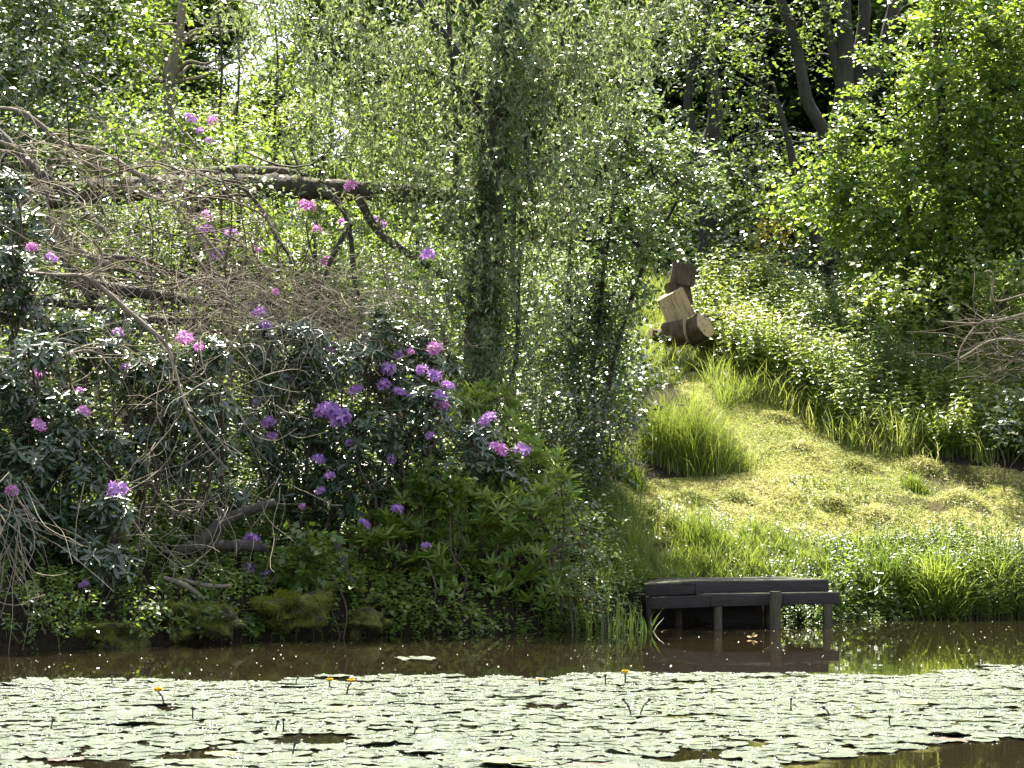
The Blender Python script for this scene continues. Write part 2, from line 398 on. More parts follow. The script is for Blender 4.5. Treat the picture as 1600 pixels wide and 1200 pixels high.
# understory masses far back that read as one
def thicket(name, lobes, leaf, mat, seed, label, cat, kind=None, per=9, ntw=9, k=6, tl=.3, r=.4, stems=True, updir=.2, nrand=.5, lk='kite', twigs=False, group=None, bark='browntwig'):
    rng = R(seed); cs = np.array([l[0] for l in lobes])
    bx, by = cs[:, 0].mean(), cs[:, 1].mean(); base = (bx, by, float(Z(bx, by)))
    e = empty(name, base, label, cat, group) if kind is None else None
    m = MB(); C = lobe_clumps(rng, lobes, per); C = C[C[:, 2] > Z(C[:, 0], C[:, 1]) - .1]
    tw = MB() if twigs else None
    sprays(m, rng, C, r, ntw, k, tl, leaf[0], leaf[1], outw=None, outk=.5, updir=updir, nrand=nrand, kind=lk, tw=tw)
    if kind: o = m.build(name, mat); tag(o, label, None, None, kind); return o
    m.build('foliage', mat, e)
    if stems:
        s = MB(); few = len(lobes) <= 7 and tw is None
        for c, rr in lobes:
            g = np.array([c[0] + rng.normal(0, .15), c[1] + rng.normal(0, .15), 0]); g[2] = float(Z(g[0], g[1])) - .1
            tube(s, limb_path(rng, g, c + rng.normal(0, rr * .3, 3), 5, .05), np.linspace(.012, .004, 5), 5)
            if few: s.build('stem', M[bark], e); s = MB()
        if tw is not None: s.q += [a + s.n for a in tw.q]; s.v += tw.v; s.c += tw.c; s.n += tw.n
        if not few: s.build('stems', M[bark], e)
    return e

# ------------------------------------------------------------------ mid distance trees
thicket('holly', lob([(40, 40, 75), (110, 90, 70), (20, 140, 75), (90, 170, 70), (-30, 60, 80), (60, -30, 80), (150, 20, 60), (10, 210, 60), (120, 220, 45), (-50, 200, 80)], 29, 1., 1), (.085, .05), M['dark'], 11,
        'dark glossy evergreen tree at the top left, behind the dead branches', 'tree', per=26, ntw=12, r=.4)
thicket('far_thicket', lob([(x, y, 62) for x in range(-60, 1080, 62) for y in (250, 330, 410)] + [(x, 470, 60) for x in range(-60, 1000, 60)], 42, 1.5, 83), (.13, .09), M['hazel'], 84,
        'deep green wall of undergrowth between the trunks of the far wood', None, kind='stuff', per=7, ntw=13, r=.6)
# slender birch with open sky around it
bp, br = pl([(262, 300, 20), (265, 130, 18), (278, 70, 15), (285, 0, 13), (300, -150, 9), (300, -300, 5)], 34)
tree('birch', 'slender pale trunked birch in front of the patch of open sky', 'tree', ground(262, 420) * 0 + np.array([W(262, 0, 34)[0], 34, float(Z(W(262, 0, 34)[0], 34))]), [(bp, br)],
     lob([(180, 40, 60), (262, 120, 34), (290, 60, 30), (245, 60, 30), (270, 170, 40), (230, 100, 50), (180, 120, 60), (240, 20, 50), (330, 30, 40), (340, 100, 34), (200, -40, 70), (300, -60, 60), (400, -30, 50), (440, 50, 28), (380, 100, 26), (470, -40, 50), (160, 190, 45), (250, 170, 45), (310, 165, 35), (420, 10, 24), (480, 80, 26)], 34, 1.2, 2),
     (.075, .045), M['oak'], M['palebark'], 12, per=11, ntw=9, k=6, tl=.4)
# sunlit saplings behind the fallen trunk
for i, (x0, lab) in enumerate([(345, 'thin dark sapling pole left of the sunlit saplings, nearest the purple blooms'), (372, 'thin sapling pole second from the left behind the fallen trunk'),
                               (432, 'thin sapling pole in the middle of the sunlit saplings'), (490, 'leafy sapling pole above the short snags of the fallen trunk'),
                               (520, 'leafy sapling pole right of the snags of the fallen trunk'), (590, 'leafy sunlit sapling between the snags and the willow'), (650, 'sunlit sapling close left of the willow trunk')]):
    D = 29 + .35 * (i % 3); P_, r_ = pl([(x0 + 3, 420, 7), (x0, 300, 6), (x0 - 3, 200, 5), (x0 + 2, 100, 4), (x0 - 4, 20, 3)], D)
    ll = [(x0 + dx, y, 28 + 4 * ((i + q) % 3), dz) for q, (dx, y, dz) in enumerate([(-18, 215, .3), (15, 240, -.3), (-10, 265, .4), (22, 190, 0), (-5, 165, .5), (30, 270, .2), (0, 300, .5)])]
    if i < 2: ll = ll[2:5]
    tree('sapling', lab, 'tree', P_[0], [(P_, r_)], lob(ll, D), (.06, .035), M['bright'], M['darkbark'], 40 + i, per=34, ntw=11, k=6, tl=.25, r=.3, sides=6, group='saplings behind the fallen trunk', limbr=.008)
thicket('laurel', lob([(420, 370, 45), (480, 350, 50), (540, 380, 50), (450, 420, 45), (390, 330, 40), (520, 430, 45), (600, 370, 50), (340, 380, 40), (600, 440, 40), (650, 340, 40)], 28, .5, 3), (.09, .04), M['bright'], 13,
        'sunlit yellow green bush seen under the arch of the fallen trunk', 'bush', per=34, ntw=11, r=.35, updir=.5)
thicket('elder', lob([(200, 200, 40), (260, 230, 45), (180, 250, 45), (310, 240, 40), (240, 270, 40), (220, 170, 40), (300, 190, 40), (350, 230, 35), (400, 240, 35), (160, 210, 40)], 27.5, .5, 4), (.06, .04), M['hazel'], 14,
        'mid green shrub with white glints above the tangle of dead branches', 'bush', per=34, ntw=11, r=.35)

# the oak with many stems
D = 36
st = [pl([(1292, 560, 60), (1288, 420, 52), (1290, 330, 48), (1300, 240, 42), (1318, 160, 30), (1320, 80, 26), (1318, -20, 22), (1315, -200, 14)], D),
      pl([(1300, 235, 30), (1285, 200, 20), (1262, 160, 20), (1252, 110, 18), (1240, 50, 17), (1215, -20, 15), (1200, -180, 8)], D - .3),
      pl([(1305, 230, 28), (1330, 180, 24), (1338, 110, 22), (1350, 40, 20), (1352, -30, 18), (1360, -200, 9)], D + .3),
      pl([(1330, 180, 26), (1360, 130, 24), (1385, 60, 22), (1400, 0, 20), (1430, -120, 10)], D + .1),
      pl([(1318, 150, 20), (1305, 90, 18), (1290, 30, 16), (1280, -30, 15), (1250, -200, 8)], D),
      pl([(1290, 330, 22), (1260, 300, 14), (1240, 255, 12), (1232, 220, 10), (1215, 160, 9)], D - .6),
      pl([(1290, 400, 22), (1270, 370, 14), (1255, 330, 12), (1248, 305, 9)], D - .8)]
xo = W(1292, 0, D)[0]
tree('oak', 'dark oak dividing into many upright stems, behind the bright hazel', 'tree', (xo, D, float(Z(xo, D))), st,
     lob([(1160, 60, 60), (1130, 130, 50), (1190, 170, 55), (1230, 60, 45), (1150, 220, 55), (1200, 280, 50), (1260, 100, 30), (1260, 20, 40), (1110, 10, 60), (1280, -20, 40), (1440, 0, 50), (1400, 100, 30), (1220, 330, 50), (1160, 300, 55), (1100, 70, 50), (1350, 300, 40), (1270, 290, 28), (1180, 110, 50), (1230, 220, 35)], D, 1.3, 6),
     (.085, .055), M['oak'], M['darkbark'], 15, per=14, ntw=12, tl=.4, r=.45, sides=12)
D = 38.5
tp, tr_ = pl([(1112, 470, 50), (1112, 400, 44), (1112, 350, 40), (1105, 290, 36), (1100, 240, 30), (1118, 190, 24), (1112, 120, 22), (1100, 40, 18), (1090, -100, 10)], D)
t2 = pl([(1125, 350, 14), (1160, 330, 9), (1210, 315, 7), (1250, 312, 5)], D - .3); t3 = pl([(1100, 250, 20), (1080, 200, 16), (1075, 150, 14), (1090, 60, 10)], D)
xo = W(1112, 0, D)[0]
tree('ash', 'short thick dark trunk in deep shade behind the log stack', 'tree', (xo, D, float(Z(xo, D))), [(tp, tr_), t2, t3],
     lob([(1080, 90, 60), (1060, 200, 50), (1140, 60, 50), (1060, 280, 45), (1150, 260, 50), (1200, 240, 40), (1060, 20, 60), (1080, 330, 30), (1170, 370, 40)], D, 1, 7), (.085, .055), M['dark'], M['darkbark'], 16, per=22, ntw=12, tl=.4, sides=12)  # crown in dark leaf colour, painting in the shaded hollow
thicket('laurel', lob([(1080, 420, 40), (1120, 430, 45), (1170, 430, 45), (1230, 440, 45), (1290, 430, 50), (1340, 400, 50), (1060, 380, 36), (1140, 390, 40), (1260, 400, 40), (1380, 440, 55), (1200, 470, 30), (1100, 460, 25), (1160, 455, 40, -1), (1230, 465, 40, -1), (1290, 460, 40, -1), (1080, 445, 30, -1), (1340, 450, 40, -1)], 36, .5, 8), (.09, .055), M['dark'], 17,  # dark leaf colour carries the shade behind the logs
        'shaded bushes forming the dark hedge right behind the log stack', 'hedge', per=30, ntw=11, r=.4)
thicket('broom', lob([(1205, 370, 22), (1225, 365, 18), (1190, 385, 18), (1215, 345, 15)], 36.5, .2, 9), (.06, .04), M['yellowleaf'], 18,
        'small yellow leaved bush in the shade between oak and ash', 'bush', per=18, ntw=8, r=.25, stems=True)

# bright hazel at the right
D = 32
hz = [(1270, 305, 38), (1320, 280, 45), (1375, 250, 36), (1340, 330, 50), (1485, 50, 46), (1440, 130, 34), (1415, 190, 30), (1430, 60, 22), (1540, 20, 60), (1600, 80, 70), (1500, 130, 60), (1450, 220, 60), (1530, 220, 65), (1600, 200, 65),
      (1400, 300, 55), (1480, 320, 60), (1560, 320, 60), (1640, 300, 70), (1350, 390, 45), (1420, 390, 50), (1500, 410, 50), (1580, 410, 50), (1660, 400, 60), (1680, 150, 80),
      (1310, 350, 35), (1640, 20, 80), (1378, 90, 14), (1345, 150, 12), (1240, 300, 12), (1700, 300, 70), (1350, 200, 14), (1310, 225, 10), (1460, 120, 50, 31.1), (1520, 180, 55, 31.1), (1580, 120, 55, 31.1), (1430, 250, 50, 31.1), (1500, 280, 50, 31.1), (1570, 260, 55, 31.1), (1370, 330, 40, 31.1), (1450, 360, 45, 31.1), (1540, 370, 50, 31.1), (1480, 20, 50, 31.1), (1560, 60, 50, 31.1), (1600, 350, 55, 31.1), (1620, 210, 60, 31.1)]
hs = [pl([(1470, 600, 26), (1475, 450, 24), (1480, 300, 18), (1470, 150, 13), (1460, 0, 9)], D), pl([(1490, 600, 26), (1520, 420, 22), (1560, 250, 16), (1590, 80, 10)], D + .2),
      pl([(1480, 600, 20), (1430, 430, 14), (1380, 330, 10), (1320, 280, 6)], D - .2), pl([(1460, 600, 18), (1440, 450, 14), (1420, 330, 10), (1400, 190, 6)], D), pl([(1500, 600, 20), (1580, 440, 14), (1640, 300, 9)], D)]
xo = W(1480, 0, D)[0]
tree('hazel', 'large bright green hazel filling the upper right corner', 'tree', (xo, D, float(Z(xo, D))), hs, lob(hz, D, .7, 10), (.085, .062), M['hazel'], M['darkbark'], 19, per=50, ntw=12, k=6, tl=.32, r=.25, updir=.05, nrand=.4, kind='fold', twigs=False, limbr=.014)

# the willow: ivy clad trunk, hanging sprays
def willow():
    D = 24.2; rng = R(21)
    tp, tr_ = pl([(742, 800, 58), (745, 640, 52), (750, 520, 48), (758, 400, 44), (768, 280, 42), (778, 160, 40), (790, 60, 36), (798, -40, 32), (800, -200, 24)], D)
    st = [pl([(760, 240, 24), (748, 180, 16), (735, 120, 13), (700, 60, 11), (660, 10, 9), (620, -60, 6)], D), pl([(800, 480, 8), (803, 330, 8), (806, 200, 7), (820, 100, 7), (840, 0, 6)], D + .3),
          pl([(712, 300, 9), (712, 180, 9), (706, 90, 8), (698, 0, 7), (690, -100, 5)], D + .3), pl([(830, 300, 9), (822, 220, 9), (835, 170, 9), (860, 130, 8), (880, 60, 7), (890, -60, 5)], D),
          pl([(780, 700, 8), (806, 560, 8), (810, 450, 7), (815, 330, 6)], D + .5)]
    xo = tp[0][0]; e = empty('willow', (xo, D, float(Z(xo, D))), 'tall willow with ivy clad trunk and hanging sprays in the middle of the bank', 'tree')
    tm = MB(); tube(tm, tp, tr_, 14, rng, .07); tm.build('trunk', M['mossbark'], e, True)
    for p_, r_ in st: s = MB(); tube(s, p_, r_, 7, rng, .05); s.build('stem', M['darkbark'], e, True)
    # hanging sprays
    top = lob([(440, -20, 60), (500, 40, 60), (560, 10, 70), (620, 80, 70), (560, 120, 60), (680, 20, 60), (660, 150, 60), (620, 210, 55), (700, 220, 45), (720, 110, 50), (480, 110, 35), (780, 60, 55), (850, 40, 70), (840, 140, 65), (900, 100, 70), (960, 60, 60), (930, 180, 60),
               (860, 240, 60), (790, 190, 40), (1000, 20, 60), (990, 120, 40), (800, -40, 50), (660, -40, 50), (920, -30, 50), (540, -40, 50), (880, 320, 50), (820, 330, 45), (700, 320, 45), (650, 280, 50), (590, 260, 40), (760, 280, 35), (840, 420, 40), (690, 400, 40), (800, 400, 30), (930, 270, 50), (1040, 40, 35), (740, 470, 30), (830, 500, 30), (725, 330, 40, 23.5), (820, 230, 45, 23.5), (800, 150, 50, 23.5), (700, 410, 38, 23.5), (780, 80, 45, 23.5), (750, 550, 28, 23.5), (800, 580, 34, 23.5), (735, 130, 44, 23.6), (830, 290, 40, 23.5), (805, 440, 34, 23.4), (735, 520, 24, 23.4), (690, 250, 36, 23.5), (790, 370, 20, 23.4), (770, 620, 24, 23.3), (910, 20, 50), (960, 110, 50), (870, 180, 50), (900, 260, 45), (640, 60, 50), (600, 160, 50), (850, 380, 40), (810, 250, 36), (600, 330, 30), (540, 200, 40), (480, 200, 32), (420, 60, 40), (380, -10, 40)], D, 1.3, 22)
    m = MB(); tw = MB(); C = lobe_clumps(rng, top, 34, .25)
    n = len(C); ntw, k = 9, 10
    o = np.repeat(C, ntw, 0) + rng.normal(0, .22, (n * ntw, 3)); T = .22 + .34 * rng.random((len(o), 1))
    d = unit(rng.normal(0, .6, o.shape) + np.array([0, 0, -.8]))
    ct = np.repeat(rng.normal(0, .14, n), ntw)
    for j in range(k):
        u = (j + .5) / k; p = o + d * T * u
        dd = np.array([0, 0, -.55]) + rng.normal(0, .6, o.shape); nn = rng.normal(0, .45, o.shape) + np.array([0, -.5, .8])
        sz = .7 + .6 * rng.random(len(o)); leaves(m, p, dd, nn, .072 * sz, .027 * sz, .45 + ct + rng.normal(0, .18, len(o)))
    us = np.array([0, .5, 1.])[None, :, None]
    tubes(tw, o[:, None] + (d * T)[:, None] * us, np.broadcast_to(np.array([.003, .003, .002]), (len(o), 3)))
    m.build('crown', M['willow'], e); tw.build('twigs', M['browntwig'], e)
    # ivy and fine shoots clinging round the trunk
    iv = MB(); n = 1500; u = rng.random(n) ** .9; zz = np.interp(u, np.linspace(0, 1, len(tp)), np.arange(len(tp)))
    i0 = np.clip(zz.astype(int), 0, len(tp) - 2); f = (zz - i0)[:, None]; c = tp[i0] * (1 - f) + tp[i0 + 1] * f; rr = (tr_[i0] * (1 - f[:, 0]) + tr_[i0 + 1] * f[:, 0])[:, None]
    a = rng.random((n, 1)) * 2 * np.pi; outd = np.concatenate([np.cos(a), np.sin(a), 0 * a], 1)
    kk_ = np.sin(c[:, 2] * 2.3 + a[:, 0]) + .7 * np.sin(c[:, 2] * 5.1 + 2 * a[:, 0]) > -.1; c = c[kk_]; outd = outd[kk_]; rr = rr[kk_]
    sprays(iv, rng, c + outd * rr * 1.0, .11, 5, 6, .22, .058, .024, updir=-.7, outk=.3, nrand=.7)
    iv.build('ivy', M['sallow'], e)
willow()

# pale sallow right of the willow
D = 25.5
sl = [(930, 240, 40), (980, 220, 45), (1020, 260, 40), (960, 300, 50), (1030, 320, 40), (1080, 300, 32), (1110, 292, 16), (1000, 370, 50), (940, 380, 50), (1000, 400, 32), (985, 440, 34), (950, 460, 50), (900, 420, 45), (890, 330, 40), 
      (910, 520, 45), (960, 540, 40), (860, 560, 40), (900, 600, 40), (1060, 235, 22), (980, 170, 30), (1090, 275, 14), (940, 190, 30), (1050, 290, 35), (860, 490, 40), (930, 620, 38)]
ss = [pl([(930, 720, 12), (925, 600, 10), (940, 450, 8), (960, 300, 8), (980, 200, 4)], D), pl([(930, 720, 9), (960, 560, 8), (1000, 430, 6), (1060, 310, 5)], D - .1), pl([(920, 720, 14), (895, 560, 10), (890, 400, 7), (910, 260, 4)], D + .2)]
xo = W(930, 0, D)[0]
tree('sallow', 'white glinting sallow bush tree between the willow and the log stack', 'tree', (xo, D, float(Z(xo, D))), ss, lob(sl, D, .6, 30), (.062, .040), M['sallow'], M['darkbark'], 31, per=60, ntw=13, k=6, tl=.22, r=.26, updir=.1, nrand=.35, kind='fold', limbr=.01)
thicket('ivy_bush', lob([(880, 640, 45), (940, 640, 45), (900, 700, 45), (960, 700, 40), (850, 720, 40), (1000, 590, 35, 27), (985, 640, 35, 26), (1010, 560, 25, 28), (950, 600, 40, 26), (920, 750, 35), (870, 520, 45, 25), (930, 500, 45, 25.4), (960, 470, 36, 25.8), (890, 580, 45, 24.8), (940, 550, 45, 25), (840, 600, 40, 24.5), (900, 450, 40, 25.6)], 24, .4, 32), (.055, .036), M['dark'], 33,  # dark leaf colour stands in for deep shade right of the willow
        'shade toned dark ivy and bramble bush at the foot of the sallow', 'bush', per=85, ntw=11, r=.28, tl=.2)

# ------------------------------------------------------------------ rhododendrons
def truss_mesh(rng, name, mat):
    m = MB(); n = int(rng.integers(11, 19))
    i = np.arange(n) + .5; ph = np.arccos(1 - 1.25 * i / n); th = np.pi * (1 + 5 ** .5) * i
    d = np.stack([np.cos(th) * np.sin(ph), np.sin(th) * np.sin(ph), np.cos(ph)], 1); c = d * (.05 * (.75 + .5 * rng.random((n, 1)))) * np.array([1., 1., rng.uniform(.7, 1.1)])
    A = unit(np.cross(d, [0.3, .2, 1.])); B = np.cross(d, A)
    for j in range(5):
        a = 2 * np.pi * j / 5 + rng.random((n, 1)) * .5; out = np.cos(a) * A + np.sin(a) * B
        leaves(m, c, out * .9 + d * .55, d - out * .5, .052 * (.7 + .6 * rng.random(n)), .024, .5 + rng.normal(0, .22, n), 'kite', .2)
    return m
TR = []
for s in range(4):
    for mt in ('petal', 'pinkpetal'):
        o = truss_mesh(R(60 + s), 'flower_cluster', mt).build('flower_cluster', M[mt]); TR.append(o.data); bpy.data.objects.remove(o)
def rhodo(name, label, lobes, seed, trusses, D, mat, n_per=34, ll=.12, lw=.038, droop=.12, k=8, tint=.45, up=.75, group=None, kk='rhododendron', kind='fold', stems=True):
    rng = R(seed); cs = np.array([l[0] for l in lobes]); bx, by = cs[:, 0].mean(), cs[:, 1].mean() + .3
    e = empty(name, (bx, by, float(Z(bx, by))), label, kk, group)
    m = MB(); s = MB(); ctr = cs.mean(0) + np.array([0, .5, -.5])
    for c, r in lobes:
        n = int(n_per * r * r / .09); d = unit(rng.standard_normal((n, 3)) + np.array([0, -.35, .35]))
        p = c + d * r * (.45 + .6 * rng.random((n, 1)) ** .6) * np.array([1, 1, .9])
        ok = p[:, 2] > np.maximum(Z(p[:, 0], p[:, 1]), 0) + .03; p = p[ok]; d = d[ok]
        ax = unit(d * .6 + np.array([0, -.15, up]) + rng.normal(0, .25, p.shape))
        rosettes(m, rng, p, ax, k, ll, lw, droop, tint + rng.normal(0, .15, len(p)), kind)
        # shoots under the rosettes
        q = p[::2]; a2 = ax[::2]; b = q - a2 * .14 + (c - q) * .3 + np.array([0, 0, -.08]); mid = (q + b) / 2 + rng.normal(0, .015, q.shape)
        tubes(s, np.stack([b, mid, q], 1), np.broadcast_to(np.array([.006, .005, .004]), (len(q), 3)))
        g = np.array([c[0] * .9 + bx * .1, by + rng.normal(0, .2), 0]); g[2] = float(Z(g[0], g[1])) - .05
        for _ in range(2): tube(s, limb_path(rng, g, c + rng.normal(0, r * .3, 3), 6, .07), np.linspace(.022, .007, 6), 5, rng, .05)
    m.build('foliage', mat, e)
    s.build('stems', M['browntwig'], e)
    for i, tpl in enumerate(trusses):
        px, py, w = tpl[:3]; pink = len(tpl) > 3 and tpl[3]
        d = D + (tpl[4] if len(tpl) > 4 else 0)
        o = bpy.data.objects.new('flower_cluster', TR[(i % 4) * 2 + (1 if pink else 0)]); COL.objects.link(o); o.parent = e
        o.location = Vector(W(px, py + w * .15, d)) - e.location; sc = w / F * d / .17
        o.scale = (sc * rng.uniform(.9, 1.25), sc * rng.uniform(.9, 1.15), sc * rng.uniform(.75, 1.1)); o.rotation_euler = (rng.uniform(-.1, .7), rng.uniform(-.4, .4), rng.uniform(0, 6))
    return e
rhodo('rhododendron', 'dark glossy rhododendron with white glinting leaves at the left edge by the water',
      lob([(20, 620, 60), (90, 660, 60), (40, 720, 70), (110, 760, 70), (30, 820, 70), (120, 840, 60), (170, 880, 40), (60, 900, 55), (-30, 700, 70), (-40, 850, 70), (150, 700, 40), (180, 800, 35), (60, 560, 45), (-20, 600, 50)], 19.5, .35, 50), 51,
      [(63, 580, 22, 1, .3), (131, 640, 22, 1, .1), (60, 662, 26, 1, -.1), (18, 763, 26, 1, -.5), (183, 763, 36, 0, -.1), (132, 912, 18, 0, -.2), (80, 560, 16, 1, .2), (125, 608, 14, 1, 0)], 19.3, M['rhodo'], n_per=44)
rhodo('rhododendron', 'sprawling rhododendron laced with dead twigs, left of the big purple blooms',
      lob([(220, 600, 50), (280, 580, 50), (250, 660, 55), (320, 640, 50), (210, 720, 50), (290, 720, 50), (340, 700, 45), (160, 560, 45), (110, 520, 45), (190, 510, 40), (350, 780, 40), (330, 560, 40), (20, 440, 60), (40, 500, 50), (30, 360, 50), (10, 300, 40)], 20.6, .35, 52), 53,
      [(288, 525, 26, 1, -.4), (310, 540, 18, 1, -.3), (185, 518, 20, 0, 0), (160, 540, 22, 1, 0), (300, 640, 20, 0, -.3), (350, 630, 14, 0, -.3), (195, 572, 16, 0, -.1), (40, 480, 18, 0, -.3), (80, 400, 20, 0, 0), (50, 385, 18, 1, 0)], 20.5, M['rhodo'], n_per=50, ll=.1)
rhodo('rhododendron', 'big rhododendron covered in purple flower clusters left of the willow',
      lob([(430, 600, 50), (490, 580, 50), (560, 570, 50), (620, 600, 50), (670, 640, 45), (420, 680, 55), (500, 680, 60), (580, 680, 60), (650, 700, 50), (450, 760, 55), (540, 760, 60), (620, 770, 50), (400, 540, 40), (480, 530, 40), (690, 580, 35), (680, 740, 40), (420, 820, 40), (500, 830, 45), (600, 520, 40), (740, 700, 45), (790, 740, 35), (650, 540, 35)], 21.7, .4, 54), 55,
      [(508, 636, 36, 0, -.5), (532, 650, 36, 0, -.55), (520, 640, 30, 0, -.5), (556, 607, 24, 0, -.4), (605, 575, 28, 0, -.4), (600, 598, 24, 0, -.4), (624, 610, 22, 0, -.4), (660, 575, 20, 0, -.3), (678, 585, 26, 0, -.4), (686, 620, 30, 0, -.4), (692, 632, 26, 1, -.4), (679, 540, 30, 1, -.2),
       (622, 553, 22, 0, -.2), (420, 657, 24, 0, -.4), (425, 680, 20, 0, -.4), (497, 715, 22, 0, -.5), (516, 742, 18, 0, -.5), (501, 765, 18, 0, -.5), (620, 793, 22, 0, -.6), (569, 815, 20, 0, -.6), (393, 842, 28, 0, -.9), (387, 886, 28, 0, -1.), (415, 897, 24, 0, -1.), (673, 678, 18, 0, -.4), (590, 676, 16, 0, -.4),
       (612, 716, 18, 0, -.4), (763, 652, 30, 0, -.5), (778, 697, 30, 1, -.55), (816, 700, 28, 0, -.5), (406, 485, 26, 0, -.2), (414, 508, 26, 0, -.2), (485, 515, 20, 0, -.2), (515, 543, 20, 0, -.2), (450, 590, 18, 0, -.3), (430, 455, 14, 1, -.2), (666, 850, 18, 0, -.7), (402, 628, 18, 0, -.3), (546, 690, 14, 0, -.5), (472, 790, 12, 1, -.7), (642, 618, 16, 0, -.4), (595, 655, 14, 0, -.4), (700, 600, 22, 0, -.3), (640, 548, 16, 1, -.2), (668, 395, 26, 0, .5)],
      21.6, M['rhodo'], n_per=44)
rhodo('rhododendron', 'rhododendron with pink blooms hanging in shade under the fallen trunk',
      lob([(340, 350, 30), (370, 390, 30), (430, 400, 30), (500, 330, 26), (420, 350, 26)], 26, .3, 56), 57,
      [(322, 335, 22, 1, -.3), (362, 365, 28, 0, -.3), (322, 358, 24, 0, -.3), (480, 318, 28, 1, -.3), (495, 356, 18, 1, -.3), (548, 288, 24, 1, -1.6), (400, 390, 20, 1, -.3), (510, 405, 20, 1, -.3), (590, 345, 26, 0, -.6), (340, 395, 22, 0, -.3), (535, 345, 14, 1, -.3)], 26, M['newgrowth'], n_per=30, ll=.1)
rhodo('rhododendron', 'far rhododendron with a few purple blooms above the left end of the fallen trunk',
      lob([(290, 190, 26), (330, 195, 26), (310, 220, 26)], 28, .2, 58), 59, [(332, 187, 20, 1, -.6), (300, 185, 18, 0, -.6), (312, 203, 14, 0, -.6), (328, 218, 16, 0, -.6), (293, 180, 12, 0, -.6)], 28, M['newgrowth'], n_per=34, ll=.08)
# fresh green shoots low by the water
rhodo('rhododendron', 'fresh light green rhododendron shoots low over the water, right of the mossy rock',
      lob([(600, 840, 45), (660, 820, 50), (720, 800, 50), (780, 800, 50), (690, 880, 50), (750, 870, 55), (820, 860, 50), (620, 900, 40), (700, 930, 35), (780, 930, 40), (850, 800, 40), (850, 920, 40), (570, 870, 30), (640, 780, 35), (880, 760, 30)], 21.6, .3, 61), 62, [], 21.6, M['newgrowth'], n_per=27, ll=.155, lw=.036, droop=.85, k=9, up=1.0, tint=.62)
rhodo('rhododendron', 'yellow green shrub with upright shoots right below the willow trunk',
      lob([(730, 640, 35), (770, 630, 35), (830, 720, 35), (850, 770, 35), (890, 820, 30), (800, 670, 30), (700, 680, 20), (880, 720, 20)], 22.6, .3, 63), 64, [], 22.6, M['newgrowth'], n_per=30, ll=.14, lw=.032, droop=.9, k=8, up=1.1, tint=.85)
thicket('dogwood', lob([(900, 800, 35), (880, 850, 38), (920, 870, 35), (900, 920, 38), (860, 950, 30), (930, 820, 25), (870, 900, 35)], 21.7, .2, 65), (.055, .032), M['sallow'], 66,
        'white glinting small leaved bush left of the reeds by the platform', 'bush', per=32, ntw=10, r=.2, tl=.2)
thicket('bramble', lob([(450, 870, 28), (490, 860, 28), (470, 900, 26), (510, 890, 22), (430, 890, 20)], 20.5, .15, 67), (.075, .06), M['hazel'], 68,
        'fresh green bramble bush right beside the lowest purple blooms', 'bush', per=42, ntw=8, r=.16, tl=.18, nrand=.35)
thicket('bramble', lob([(560, 940, 28), (600, 960, 22), (640, 950, 24), (530, 920, 18), (690, 960, 25), (740, 970, 22)], 20.95, .12, 69), (.06, .045), M['nettle'], 70,
        'trailing bramble leaves hanging to the water right of the mossy rock', 'bush', per=40, ntw=8, r=.16, tl=.18, nrand=.35)
thicket('bramble', lob([(690, 740, 26), (720, 760, 26), (700, 780, 20), (660, 760, 18)], 21.3, .1, 71), (.07, .055), M['hazel'], 72,
        'broad leaved bramble below the three purple blooms near the willow', 'bush', per=42, ntw=8, r=.15, tl=.16, nrand=.35)

